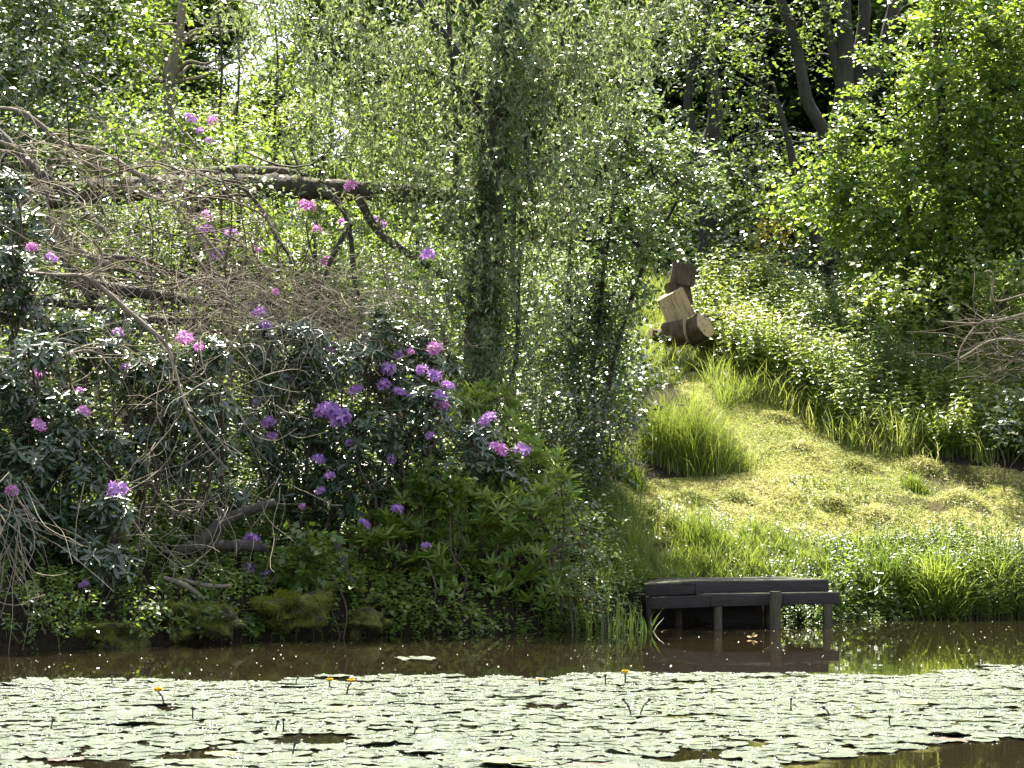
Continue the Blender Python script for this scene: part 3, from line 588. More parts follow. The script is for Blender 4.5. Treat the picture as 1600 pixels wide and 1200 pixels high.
# ------------------------------------------------------------------ the fallen tree
def walk(rng, o, d, L, k=8, wob=.35, grav=0.):
    n = len(o); P = [o]; d = unit(d); st = np.asarray(L).reshape(-1, 1) / (k - 1); dr = rng.normal(0, wob * .5, o.shape)
    for j in range(k - 1):
        dr = dr * .6 + rng.normal(0, wob * .5, o.shape); d = unit(d + dr * .6 + np.array([0, 0, grav])); P.append(P[-1] + d * st)
    return np.stack(P, 1)
def fallen():
    rng = R(80); D = 25
    b0 = W(60, 300, D); e = empty('fallen_tree', (b0[0], D, float(Z(b0[0], D))), 'fallen dead tree lying across the left bank with a tangle of bare branches', 'fallen tree')
    tp = [(40, 312, 36), (100, 305, 37), (160, 299, 38), (240, 294, 38), (330, 292, 38), (430, 291, 36), (490, 295, 34), (560, 298, 30), (640, 303, 27), (720, 308, 24), (790, 312, 14)]
    m = MB(); p, r = pl(tp, D); tube(m, p, r, 18, rng, .10, sub=12); m.build('trunk', M['mossbark'], e, True)
    br = [([(500, 296, 14), (522, 310, 12), (540, 335, 9), (549, 380, 8), (553, 430, 9), (566, 500, 8), (572, 600, 7)], 24.8, 'bark'),
          ([(548, 350, 9), (520, 400, 8), (500, 450, 6), (470, 500, 5)], 24.6, 'bark'),
          ([(560, 310, 14), (590, 360, 13), (630, 392, 12), (690, 430, 10), (730, 480, 8)], 24.4, 'mossbark'),
          ([(345, 248, 3), (385, 298, 5), (412, 332, 7), (432, 370, 7), (455, 405, 7), (470, 460, 6)], 24.2, 'bark'),
          ([(458, 238, 4), (464, 252, 6), (470, 275, 11)], 25, 'darkbark'), ([(505, 236, 3), (503, 262, 7), (500, 285, 12)], 25, 'darkbark'),
          ([(480, 274, 8), (440, 270, 18), (380, 269, 22), (320, 271, 20), (260, 276, 12)], 25.8, 'mossbark'),
          ([(300, 330, 26), (330, 310, 10), (345, 300, 12)], 24.8, 'mossbark'),
          ([(0, 168, 5), (35, 175, 6), (70, 200, 7), (100, 225, 8), (140, 232, 8), (180, 250, 8), (215, 272, 9), (270, 290, 9)], 23.6, 'palebark'),
          ([(0, 222, 7), (45, 238, 6), (85, 232, 6), (110, 226, 5)], 23.6, 'palebark'),
          ([(-20, 190, 16), (20, 230, 15), (60, 268, 15), (100, 300, 14), (130, 330, 13), (170, 370, 12)], 24.2, 'bark'),
          ([(95, 250, 7), (130, 255, 8), (170, 268, 8), (200, 285, 8), (240, 310, 8), (290, 320, 6), (300, 350, 5), (325, 400, 6), (345, 450, 5)], 23.4, 'palebark'),
          ([(10, 285, 9), (40, 310, 11), (75, 345, 13), (110, 380, 12), (150, 405, 11), (190, 420, 9), (240, 430, 7)], 23, 'palebark'),
          ([(20, 290, 8), (55, 340, 9), (80, 380, 9), (110, 420, 8), (140, 470, 7)], 22.8, 'bark'),
          ([(40, 425, 18), (120, 440, 20), (200, 455, 19), (280, 465, 15), (360, 478, 11), (440, 470, 8)], 23.6, 'bark'),
          ([(60, 470, 16), (150, 480, 16), (240, 500, 13), (330, 500, 10)], 23.3, 'darkbark'),
          ([(40, 425, 4), (90, 430, 5), (130, 432, 7), (165, 455, 8), (205, 490, 8), (240, 520, 8), (262, 545, 7), (275, 585, 5), (292, 640, 4), (318, 690, 4), (360, 740, 3)], 20, 'palebark'),
          ([(130, 432, 4), (150, 425, 4), (160, 400, 4), (145, 375, 3)], 20.2, 'palebark'),
          ([(160, 400, 10), (230, 410, 10), (300, 440, 9), (360, 470, 8), (430, 500, 6), (500, 510, 4)], 23.1, 'bark'),
          ([(250, 300, 8), (310, 360, 7), (360, 420, 6), (400, 450, 5)], 23.7, 'palebark'),
          ([(95, 520, 3), (110, 600, 3), (115, 680, 4), (135, 740, 4), (165, 765, 3), (200, 770, 2)], 19.6, 'bark'),
          ([(0, 545, 4), (80, 560, 4), (130, 548, 4), (165, 555, 3)], 19.8, 'palebark'),
          ([(440, 470, 6), (520, 500, 6), (600, 520, 5), (660, 520, 4)], 22.4, 'palebark')]
    seeds = []
    for pts, d, mt in br:
        m = MB(); p, r = pl([(a, b, w, rng.uniform(-.12, .12)) for a, b, w in pts], d); tube(m, p, r, 8, rng, .06)
        m.build('branch', M[mt], e, True)
        if mt in ('palebark', 'bark') : seeds.append(p)
    # fine twigs in big curls
    m = MB()
    def batch(n, box, d0, d1, dirm, dsd, L, rad, wob=.5, grav=-.05):
        wob *= 1.35
        px = rng.uniform(box[0], box[2], n); py = rng.uniform(box[1], box[3], n); dd = rng.uniform(d0, d1, n)
        o = np.stack([(px - 800) / F * dd, dd, CZ - (py - YH) / F * dd], 1)
        d = np.array(dirm) + rng.normal(0, dsd, o.shape); ln = L * (.4 + rng.random(n))
        P = walk(rng, o, d, ln, 9, wob, grav); rr = rad * (.5 + .8 * rng.random((n, 1))) * np.linspace(1, .45, 9)
        tubes(m, P, rr, 4)
    batch(130, (0, 210, 330, 330), 21.8, 23.6, (.4, -.3, -.3), .7, 1.1, .006)
    batch(150, (0, 330, 420, 470), 21.2, 23, (.5, -.3, -.2), .7, 1.1, .0055)
    batch(480, (270, 420, 600, 560), 21, 22.3, (.3, -.2, -.35), .8, .9, .0035, .55)
    batch(110, (60, 480, 400, 640), 19.8, 21, (.2, -.1, -.5), .6, 1.0, .0042, .5)
    batch(60, (100, 600, 460, 820), 19.5, 20.6, (.1, -.1, -.7), .6, .9, .004, .5)
    batch(90, (560, 430, 700, 620), 21.6, 22.3, (0, -.1, -.6), .6, .8, .0035, .5)
    batch(55, (-40, 700, 40, 900), 18.3, 18.8, (.15, 0, -.9), .35, 1.1, .0045, .35)
    batch(80, (180, 780, 330, 880), 19.5, 20., (.1, -.1, -.5), .8, .7, .004, .5)
    for p in seeds:
        n = 16; i = rng.integers(0, len(p) - 1, n); f = rng.random((n, 1)); o = p[i] * (1 - f) + p[i + 1] * f
        tg = unit(p[i + 1] - p[i]); P = walk(rng, o, tg * .7 + rng.normal(0, .6, o.shape), .35 + .8 * rng.random(n), 9, .4, -.03)
        tubes(m, P, .0055 * (.5 + .8 * rng.random((n, 1))) * np.linspace(1, .4, 9), 4)
    m.build('twigs', M['twig'], e)
    m = MB(); batch(80, (0, 230, 420, 520), 21.6, 23.8, (.4, -.2, -.3), .6, 1.3, .010, .4); batch(120, (300, 430, 640, 600), 21.4, 22.6, (.2, -.2, -.4), .7, 1., .006, .5)
    m.build('dark_twigs', M['browntwig'], e)
fallen()
# scattered small leaves growing up through the tangle
thicket('bramble', lob([(60, 260, 35), (40, 330, 30), (130, 290, 28), (180, 340, 28), (240, 330, 22), (20, 400, 40), (90, 470, 24), (250, 380, 24), (300, 280, 16), (130, 370, 22), (60, 210, 24), (330, 440, 24), (400, 430, 24), (230, 290, 14, 24.6), (300, 305, 12, 24.6), (420, 300, 10, 24.6), (360, 275, 10, 24.7), (600, 300, 22, 24.6), (660, 310, 22, 24.6), (690, 290, 24, 24.6)], 22.9, .3, 84), (.05, .035), M['sallow'], 85,
        'small leaved climber growing through the dead branches at the left', 'bush', per=30, ntw=9, r=.3, tl=.25, nrand=.35)
thicket('bramble', lob([(600, 470, 40), (640, 500, 38), (680, 470, 36), (560, 450, 34), (640, 430, 34), (700, 520, 30), (580, 500, 30), (690, 400, 30)], 23, .3, 86), (.05, .035), M['sallow'], 87,
        'white glinting bramble between the dead branches and the willow trunk', 'bush', per=42, ntw=10, r=.28, tl=.25, nrand=.35)

# ------------------------------------------------------------------ mossy rocks, driftwood
def rock(px, py, D, sx, sy, sz, seed, label, mat, md=1.):
    rng = R(seed); nu, nv = 48, 28; u, v = np.meshgrid(np.linspace(0, 2 * np.pi, nu, endpoint=False), np.linspace(.02, np.pi - .02, nv))
    d = np.stack([np.cos(u) * np.sin(v), np.sin(u) * np.sin(v), np.cos(v)], -1); rr = np.ones(u.shape)
    for _ in range(16):
        k = rng.normal(0, 3.2, 3); rr += .10 * np.sin(d @ k + rng.uniform(0, 6))
    for _ in range(14):
        k = rng.normal(0, 9, 3); rr += .022 * np.sin(d @ k + rng.uniform(0, 6))
    c = W(px, py, D); V = c + d * rr[..., None] * np.array([sx, sy, sz]); i = np.arange(nu * nv).reshape(nv, nu); nx = np.roll(i, -1, 1)
    q = np.stack([i[:-1], i[1:], nx[1:], nx[:-1]], -1).reshape(-1, 4)
    m = MB(); m.add(V - c, q); o = m.build('mossy_rock', mat, smooth=True); o.location = c; tag(o, label, 'rock')
    # moss tufts
    n = int(26000 * sx * sy * 4 * md); dd = unit(rng.standard_normal((n, 3)) + [0, -.5, .5]); 
    ii = np.clip((np.arccos(dd[:, 2]) / np.pi * (nv - 1)).round().astype(int), 0, nv - 1); jj = (np.arctan2(dd[:, 1], dd[:, 0]) / 2 / np.pi * nu).round().astype(int) % nu
    p = (V - c)[ii, jj] + rng.normal(0, .012, (n, 3)); keep = fnoise(p[:, 0], p[:, 2], 14., seed) > -.3; p = p[keep]; dd = dd[keep]
    mm = MB(); leaves(mm, p, dd + rng.normal(0, .5, p.shape), rng.standard_normal(p.shape), .015, .008, rng.random(len(p)))
    mo = mm.build('moss', M['moss']); mo.parent = o
    return o
M['moss'] = leafmat('moss', [(0, (.10, .12, .012)), (1, (.30, .31, .04))], .35, .7, (.2, .24, .02), .2)
mr, N_, L_, b_ = newmat('mossy_rock'); n_ = noise(mr.node_tree, 9, 6, .7)
L_.new(ramp(mr.node_tree, n_, [(.4, (.03, .024, .016)), (.5, (.07, .075, .014)), (.62, (.16, .17, .02))]), b_.inputs['Base Color']); b_.inputs['Roughness'].default_value = .95; bump(mr.node_tree, b_, n_, 1, .05)
mr2 = barkmat('dark_bank_stone', (.012, .010, .007), (.04, .034, .022), (.06, .062, .018), 9, 1.0)
thicket('hanging_ivy', lob([(140, 950, 22, 18.75), (190, 962, 18, 18.95), (240, 955, 20, 19.1), (300, 958, 18, 19.3), (350, 962, 18, 19.7), (100, 965, 20, 18.6), (400, 975, 14, 20.0), (500, 960, 20, 20.5), (60, 975, 20, 18.4), (210, 930, 18, 19.2), (330, 935, 14, 19.7)], 19, .1, 95), (.05, .028), M['oak'], 96, 'trailing leaves hanging over the dark stones at the left waterline', 'creeper', per=34, ntw=8, r=.16, tl=.18, stems=False)
rock(452, 952, 20.2, .30, .26, .20, 90, 'mossy green boulder at the waterline below the lowest purple blooms', mr, 1.6)
rock(375, 975, 20.25, .2, .2, .12, 91, 'smaller shaded mossy rock left of the green boulder', mr, 0.4)
rock(290, 968, 19.65, .42, .26, .14, 92, 'long mossy rock ledge under the grey driftwood', mr, 0.6)
rock(165, 992, 19.05, .36, .26, .1, 93, 'dark mossy rock at the waterline under the left rhododendron', mr, 0.35)
rock(560, 975, 20.85, .26, .24, .12, 94, 'brown mossy rock mostly hidden by hanging bramble leaves', mr, 0.35)
def driftwood(pts, D, label, mat='palebark'):
    m = MB(); p, r = pl(pts, D); e = empty('driftwood', p[0], None, None); bpy.data.objects.remove(e)
    m = MB(); tube(m, p - p[0], r, 9, R(int(pts[0][0])), .08); o = m.build('driftwood', M[mat], smooth=True); o.location = p[0]; tag(o, label, 'driftwood')
driftwood([(255, 902, 7), (290, 915, 9), (320, 936, 6)], 19.55, 'short pale grey stick lying on the mossy ledge, its end pointing down')
driftwood([(285, 905, 5), (320, 915, 8), (362, 916, 7)], 19.65, 'curved pale stick lying level on the mossy ledge')
driftwood([(275, 862, 14), (310, 850, 18), (340, 822, 20), (380, 800, 16), (430, 785, 12)], 20.3, 'thick weathered branch slanting up behind the mossy ledge', 'bark')
driftwood([(320, 852, 16), (370, 852, 18), (420, 856, 14)], 20.4, 'short weathered log lying level left of the green bramble', 'bark')
driftwood([(520, 830, 12), (535, 880, 14), (550, 910, 10)], 21.0, 'brown root standing in the bank between two bramble bushes', 'bark')

# ------------------------------------------------------------------ fishing platform
def platform():
    mat, N, L, b = newmat('black_stained_wood'); nt = mat.node_tree
    g = N.new("ShaderNodeNewGeometry"); mp = N.new("ShaderNodeMapping"); mp.inputs['Scale'].default_value = (1, 1, 12); L.new(g.outputs['Position'], mp.inputs[0])
    n = noise(nt, 6, 6, .7, mp.outputs[0]); L.new(ramp(nt, n, [(.3, (.026, .022, .021)), (.7, (.062, .054, .053))]), b.inputs['Base Color']); b.inputs['Roughness'].default_value = .8; b.inputs['Specular IOR Level'].default_value = .2; bump(nt, b, n, .5, .02)
    top, N, L, b = newmat('worn_deck_boards'); n = noise(top.node_tree, 14, 6, .7); L.new(ramp(top.node_tree, n, [(.35, (.03, .032, .02)), (.65, (.10, .10, .06))]), b.inputs['Base Color']); b.inputs['Roughness'].default_value = .9
    post, N, L, b = newmat('post_wood'); g = N.new("ShaderNodeNewGeometry"); mp = N.new("ShaderNodeMapping"); mp.inputs['Scale'].default_value = (6, 6, 1); L.new(g.outputs['Position'], mp.inputs[0])
    n = noise(post.node_tree, 8, 6, .7, mp.outputs[0]); L.new(ramp(post.node_tree, n, [(.35, (.035, .03, .018)), (.65, (.11, .095, .06))]), b.inputs['Base Color']); b.inputs['Roughness'].default_value = .9; bump(post.node_tree, b, n, .6, .02)
    A = np.array([2.03, 21.72]); B = np.array([3.42, 22.25]); C = np.array([1.43, 21.98])      # front left corner, front right, far left
    e = empty('fishing_platform', (2.4, 22.3, 0), 'low black stained timber fishing platform on posts at the water', 'platform')
    def board(name, p0, p1, z0, z1, dz0=0., th=.045, mt=mat, inward=(0, 1)):
        """upright board from p0 to p1 (xy); z drop dz0 at p1"""
        d = (p1 - p0) / np.linalg.norm(p1 - p0); nrm = np.array([-d[1], d[0]]); nrm = nrm if nrm @ np.array(inward) > 0 else -nrm
        V = []
        for (p, dz) in ((p0, 0), (p1, dz0)):
            for (o_, z) in ((0, z0), (0, z1), (th, z1), (th, z0)):
                q = p + nrm * o_; V.append((q[0], q[1], z - dz))
        V = np.array(V); m = MB(); m.add(V, [(0, 1, 2, 3), (7, 6, 5, 4), (0, 4, 5, 1), (1, 5, 6, 2), (2, 6, 7, 3), (3, 7, 4, 0)])
        o = m.build(name, mt, e); bv = o.modifiers.new('bevel', 'BEVEL'); bv.width = .006; bv.segments = 2; return o
    u = (B - A) / np.linalg.norm(B - A); nrm = np.array([-u[1], u[0]]); nrm = nrm if nrm[1] > 0 else -nrm
    mid = A + u * .83
    board('fascia_board', A, mid - u * .002, .235, .36); board('fascia_board', mid + u * .002, B, .24, .362)
    wl_ = (C - A) / np.linalg.norm(C - A)
    board('fascia_board', A + wl_ * .012 + np.array([0, .012]), C, .23, .355, .035)
    A2 = A + nrm * .10 + np.array([-.11, .02]); B2 = B + nrm * .10 - u * .07; C2 = C + np.array([-.06, .12])
    board('deck_edge_board', A2, B2, .362, .487); board('deck_edge_board', A2 + np.array([-.012, .012]), C2, .360, .483, .035)
    back = nrm * 1.08
    board('fascia_board', B - nrm * 0 + nrm * .05, B + back, .24, .36, inward=-u); board('deck_edge_board', B2 + nrm * .05, B2 + back, .36, .485, inward=-u)
    board('shade_board', C + [.05, .95], A + nrm * 1.02 + u * 1.12, -.05, .35)  # added boards, block the light so the hollow under the deck stays dark
    board('shade_board', C + [.02, .05], C + [.05, .95], -.05, .3)
    # planks of the deck, and the lower step
    def plank(name, quad, z, th=.03, dz=0):
        q = np.array(quad); V = np.vstack([np.c_[q, [z, z, z - dz, z - dz]], np.c_[q, [z - th, z - th, z - th - dz, z - th - dz]]]); m = MB()
        m.add(V, [(0, 1, 2, 3), (7, 6, 5, 4), (0, 4, 5, 1), (1, 5, 6, 2), (2, 6, 7, 3), (3, 7, 4, 0)]); m.build(name, top, e)
    for i in range(7):
        a = .145 * i + .006; bq = a + .137
        plank('deck_plank', [A2 + nrm * a, A2 + nrm * bq, B2 + nrm * bq, B2 + nrm * a], .495)
        plank('deck_plank', [A2 + nrm * a - [.008, 0], A2 + nrm * bq - [.008, 0], C2 + [.02 * i + .02, bq], C2 + [.02 * i, a]], .493, dz=.035)
    plank('step_board', [A + nrm * .003, A2 + [.0, -.003], B2 - nrm * .003, B + nrm * .003], .366)
    def post_(p, z0, z1, r, tilt=0, sides=10):
        m = MB(); tube(m, [(p[0] + tilt, p[1], z0), (p[0] + tilt * .5, p[1], (z0 + z1) / 2), (p[0], p[1], z1)], [r * .95, r, r * 1.02], sides, R(3), .04); m.build('post', post, e, True)
    pw = lambda px, D: ((px - 800) / F * D, D)
    post_(pw(1122, 21.8), -.8, .24, .042); post_(pw(1212, 21.88), -.8, .385, .058, -.012, 8); post_(pw(1292, 22.2), -.8, .24, .04)
    post_(pw(1060, 22.6), -.8, .24, .04); post_(pw(1200, 23.0), -.8, .24, .04); post_(pw(1295, 23.1), -.8, .24, .04)
platform()

# ------------------------------------------------------------------ log stack
def logs():
    bark = barkmat('log_bark', (.035, .024, .014), (.14, .10, .06), (.28, .22, .13), 16, 1.8)
    cut, N, L, b = newmat('cut_wood'); g_ = N.new('ShaderNodeTexCoord'); mp_ = N.new('ShaderNodeMapping'); mp_.inputs['Scale'].default_value = (1, 1, .15); L.new(g_.outputs['Object'], mp_.inputs[0]); n = noise(cut.node_tree, 22, 5, .7, mp_.outputs[0]); L.new(ramp(cut.node_tree, n, [(.38, (.16, .11, .055)), (.46, (.42, .31, .17)), (.65, (.50, .39, .22))]), b.inputs['Base Color']); b.inputs['Roughness'].default_value = .85
    D = 31.0; s = D / F
    def log(name, c, r, h, rot, label, half=False, seed=1):
        rng = R(seed); e = empty(name, c, label, 'log'); e.rotation_euler = rot; n = 26
        a = np.linspace(0, np.pi, n // 2) if half else np.arange(n) / n * 2 * np.pi
        rr = r * (1 + .09 * np.sin(a * 2 + seed) + .06 * np.sin(a * 5 + seed) + .04 * rng.standard_normal(len(a)))
        ring = np.stack([np.cos(a) * rr, np.sin(a) * rr], 1)
        zs = np.linspace(-h / 2, h / 2, 7); V = []
        for z in zs: V.append(np.c_[ring * (1 + .015 * rng.standard_normal((len(a), 1))), np.full(len(a), z)])
        V = np.array(V); k = len(a); i = np.arange(7 * k).reshape(7, k)
        if half: q = np.stack([i[:-1, :-1], i[:-1, 1:], i[1:, 1:], i[1:, :-1]], -1)
        else: nx = np.roll(i, -1, 1); q = np.stack([i[:-1], nx[:-1], nx[1:], i[1:]], -1)
        m = MB(); m.add(V, q.reshape(-1, 4)); o = m.build('bark', bark, smooth=True); o.parent = e
        for z, row in ((-h / 2, V[0]), (h / 2, V[-1])):
            m = MB(); tri = [(0, 1 + j, 1 + (j + 1) % k) for j in range(k if not half else k - 1)]
            m.add(np.vstack([(0, 0, z), row]), tris=tri if z > 0 else [t[::-1] for t in tri]); o = m.build('cut_end', cut); o.parent = e
        if half:
            mm = MB(); nn = 9; xs = np.linspace(ring[-1, 0], ring[0, 0], nn); yo = np.concatenate([[0], rng.normal(0, .012, nn - 2), [0]]); G = np.array([[(x, y if 0 < j < nn - 1 else 0, z) for j, (x, y) in enumerate(zip(xs, yo))] for z in (-h / 2, 0, h / 2)])
            i = np.arange(3 * nn).reshape(3, nn); mm.add(G, np.stack([i[:-1, :-1], i[1:, :-1], i[1:, 1:], i[:-1, 1:]], -1).reshape(-1, 4)); o = mm.build('split_face', cut); o.parent = e
        return e
    P_ = lambda px, py, d=0: tuple(W(px, py, D + d))
    Rd = math.radians
    # bottom supports
    log('log', P_(1058, 520, -.1), 21 * s, 36 * s, (Rd(82), Rd(0), Rd(66)), 'thick log at the foot of the stack, its bark side to the pond', seed=2)
    log('log', P_(1090, 516, -.2), 18 * s, 36 * s, (Rd(70), Rd(10), Rd(36)), 'log with a pale cut end facing the pond, low right of the stack', seed=3)
    log('log', P_(1028, 524, .1), 9 * s, 26 * s, (Rd(80), 0, Rd(-70)), 'small dark log lying in the grass left of the stack', seed=4)
    log('split_log', P_(1058, 480, -.12), 26 * s, 46 * s, (Rd(10), Rd(-28), Rd(4)), 'tilted split log with its pale inner face to the pond, middle of the stack', half=True, seed=5)
    log('log', P_(1060, 460, .16), 19.5 * s, 36 * s, (Rd(-3), Rd(-10), 0), 'upright brown log under the topmost one, behind the split log', seed=6)
    log('log', P_(1067, 429, .1), 18.5 * s, 32 * s, (Rd(4), Rd(9), 0), 'short dark upright log on top of the stack', seed=7)
    log('plank', P_(1112, 496, .3), 4 * s, 34 * s, (0, Rd(90), 0), 'thin board sticking out level right of the stack', seed=8)
logs()

# ------------------------------------------------------------------ grasses and herbs
def scatter(rng, n, poly, box, dens=None):
    """ground points whose projection lies in poly (pixel space)"""
    x = rng.uniform(box[0], box[2], n); y = rng.uniform(box[1], box[3], n); z = Z(x, y); px, py = pix(x, y, z)
    k = inpoly(px, py, poly); return np.stack([x, y, z], 1)[k]
def grass(m, rng, P, h, w=.006, lean=.35, tint=.5, tv=.2):
    n = len(P); az = rng.random(n) * 2 * np.pi + 1.2 * fnoise(P[:, 0], P[:, 1], 3.3, 1.); l = np.abs(rng.normal(lean, .25, n)); D = np.stack([np.cos(az) * l, np.sin(az) * l, np.ones(n)], 1)
    Nn = np.stack([-np.cos(az), -np.sin(az), l], 1) + rng.normal(0, .3, (n, 3))
    L = h * (.35 + .9 * rng.random(n) ** 1.5) * (1 + .35 * fnoise(P[:, 0], P[:, 1], 5.3, 7.) + .25 * fnoise(P[:, 0], P[:, 1], 13., 3.)); leaves(m, P, D, -Nn, L, w * (.7 + .6 * rng.random(n)), tint + rng.normal(0, tv, n), 'blade', -.28 * 1)
# mown path: clippings lying flat
rng = R(100); P = scatter(rng, 330000, MOWN, (.5, 23, 9, 31))
def bare(x, y):
    px, py = pix(x, y, Z(x, y)); k = np.exp(-((px - 1480) / 130) ** 2 - ((py - 765) / 34) ** 2) + .6 * np.exp(-((px - 1300) / 40) ** 2 - ((py - 800) / 14) ** 2)
    return k + .35 * fnoise(x, y, 4.3, 3.) + .3 * fnoise(x, y, 9.7, 1.)
P = P[bare(P[:, 0], P[:, 1]) + rng.normal(0, .2, len(P)) < .5]; n = len(P)
m = MB(); az = rng.random(n) * 6.28; el = rng.normal(.25, .3, n)
c = .45 + .35 * fnoise(P[:, 0], P[:, 1], 1.7, 4.) + .2 * fnoise(P[:, 0], P[:, 1], 5., 1.)
leaves(m, P + [0, 0, .008], np.stack([np.cos(az), np.sin(az), el], 1), rng.normal(0, .4, (n, 3)) + [0, 0, 1.], .055 * (.5 + rng.random(n)), .009, c + rng.normal(0, .22, n), 'kite')
tag(m.build('cut_grass', M['mown']), 'yellowed cut grass lying over the mown path', None, None, 'stuff')
# lighter standing grass on the path edge and behind the platform
m = MB()
for poly, cnt, box, h, tint, w in [([(930, 925), (935, 790), (1010, 800), (1100, 840), (1260, 855), (1310, 925)], 30000, (.6, 21.6, 4.2, 26), .26, .6, .011),
                                (MOWN, 16000, (.5, 23, 9, 31), .07, .75, .006),
                                ([(960, 600), (980, 530), (960, 460), (1180, 455), (1180, 520), (1100, 560), (1060, 600)], 30000, (1, 28, 5, 38), .3, .75, .011),
                                ([(1130, 640), (1200, 625), (1340, 700), (1500, 725), (1700, 740), (1700, 690), (1450, 650), (1300, 620), (1200, 590), (1080, 570)], 26000, (2, 25, 9, 31), .42, .65, .011),
                                ([(1085, 575), (1130, 605), (1215, 645), (1325, 706), (1450, 727), (1550, 738), (1550, 720), (1450, 700), (1330, 680), (1220, 620), (1130, 585)], 9000, (2, 25, 9, 31), .52, .8, .012),
                                ([(1290, 960), (1290, 865), (1750, 880), (1750, 970)], 17000, (3, 22.5, 8, 26.5), .36, .35, .010)]:
    P = scatter(rng, cnt * 3, poly, box)[:cnt]; k = fnoise(P[:, 0], P[:, 1], 2.3, h * 9) + .7 * fnoise(P[:, 0], P[:, 1], 6., 2.) + rng.normal(0, .25, len(P)) > -.35
    grass(m, rng, P[k], h, w, .35, tint)
tag(m.build('grass', M['grass']), 'tall bright grass growing round the path and behind the platform', None, None, 'stuff')
# tussocks that stand apart
def tussock(px, py, rx, h, n, label, seed, tint=.65, mat='grass', name='grass_tussock', lean=.3, w=.008):
    rng = R(seed); b = ground(px, py); m = MB(); q = rng.normal(0, 1, (n, 2)) * [rx * .45, rx * .3]; x = b[0] + q[:, 0]; y = b[1] + q[:, 1]
    P = np.stack([x, y, Z(x, y) - .01], 1); hh = h * np.exp(-(q[:, 0] / rx) ** 2 * .8)
    grass(m, rng, P - b, 1., w, lean, tint) if False else grass(m, rng, P - b, hh, w, lean, tint)
    o = m.build(name, M[mat]); o.location = b; tag(o, label, 'grass'); return o
tussock(1090, 730, .66, .85, 3400, 'big bright green tussock of long grass in the middle of the mown slope', 110)
tussock(1040, 720, .4, .75, 1500, 'tall grass tussock just left of the big bright one', 111, .6)
tussock(975, 750, .35, .42, 900, 'dark green grass tussock at the foot of the ivy bush', 112, .3)
tussock(1000, 880, .4, .4, 1300, 'yellow green grass tussock above the left end of the platform', 113, .8)
tussock(1100, 860, .4, .42, 1200, 'green grass tussock behind the middle of the platform', 114, .4)
tussock(1330, 665, .45, .55, 1500, 'sunlit grass tussock leaning out of the nettles at the path edge', 115, .8)
tussock(1430, 765, .22, .16, 800, 'low brownish grass clump on the mown slope at the right', 116, .3)
tussock(1480, 700, .5, .45, 1500, 'shaded tall grass under the nettles at the right', 117, .2)
tussock(1275, 665, .18, .14, 300, 'tiny grass clump left of the nettles on the path', 118, .7)
# nettles: stems with paired leaves
def herbs(name, label, poly, box, cnt, h, ll, lw, mat, seed, pairs=7, kind='fold', thr=-.6, stem='browntwig', hn=.35):
    rng = R(seed); P = scatter(rng, cnt * 6, poly, box); P = P[fnoise(P[:, 0], P[:, 1], 2.1, seed) + rng.normal(0, .4, len(P)) > thr][:cnt]; n = len(P)
    H = h * (.55 + .5 * rng.random((n, 1))) * (1 + hn * fnoise(P[:, 0], P[:, 1], 1.6, seed + 2.)[:, None])
    ln = rng.normal(0, .13, (n, 3)); ln[:, 2] = 1; m = MB(); ct = rng.normal(0, .12, n)
    for j in range(pairs):
        u = .25 + .75 * (j + 1) / pairs; p = P + ln * H * u; a0 = rng.random(n) * 6.28
        for s in (0, np.pi):
            a = a0 + s + rng.normal(0, .3, n); D = np.stack([np.cos(a), np.sin(a), rng.normal(-.1, .25, n)], 1)
            sz = (1.15 - .55 * u) * (.7 + .5 * rng.random(n)); leaves(m, p, D, rng.normal(0, .3, (n, 3)) + [0, -.35, 1.], ll * sz, lw * sz, .3 + .35 * u + ct + rng.normal(0, .12, n), kind)
    us = np.array([0, .5, 1.])[None, :, None]; tubes(m, P[:, None] + (ln * H)[:, None] * us, np.broadcast_to(np.array([.003, .003, .002]), (n, 3)), tint=.2)
    o = m.build(name, M[mat]); tag(o, label, None, None, 'stuff'); return o
NET = [(1080, 545), (1140, 592), (1220, 628), (1320, 690), (1400, 705), (1500, 722), (1900, 735), (1900, 520), (1400, 500), (1200, 475), (1100, 480)]
herbs('nettles', 'dense bed of nettles right of the mown path', NET, (2, 25, 10, 34), 7500, .72, .13, .062, 'nettle', 120, hn=.55)
herbs('nettles', 'shorter pale nettles and dead nettles mixed into the bed by the path', NET, (2, 25, 10, 34), 1800, .95, .09, .04, 'sallow', 129, 8, thr=.35)
herbs('undergrowth', 'dark leafy undergrowth behind the nettles under the hazel', [(1330, 540), (1900, 590), (1900, 400), (1330, 400)], (2, 29, 12, 42), 4200, .7, .12, .07, 'hazel', 121, 6)
herbs('slope_undergrowth', 'ivy and bramble leaves carpeting the left slope under the fallen tree', [(-400, 900), (-400, 300), (1000, 300), (1000, 640), (930, 760), (700, 820), (300, 900)], (-9, 19, 3, 38), 9000, .5, .10, .06, 'oak', 126, 6)
herbs('bank_herbs', 'leafy waterside herbs on the bank right of the platform', [(1300, 975), (1290, 870), (1450, 865), (1800, 880), (1800, 985)], (3.2, 22.5, 9, 25.5), 1500, .38, .085, .045, 'hazel', 122, 7, thr=.2, hn=.9)
herbs('bank_herbs', 'fine green herbs on the right bank between the clumps', [(1300, 975), (1290, 870), (1800, 880), (1800, 985)], (3.2, 22.5, 9, 25.5), 1500, .36, .05, .018, 'nettle', 172, 8, thr=-.1, hn=.8)
herbs('bank_herbs', 'broad leaved weeds dotted along the right bank', [(1300, 975), (1290, 880), (1800, 890), (1800, 985)], (3.2, 22.5, 9, 25.5), 260, .5, .12, .06, 'oak', 171, 6, thr=.2, hn=.6)
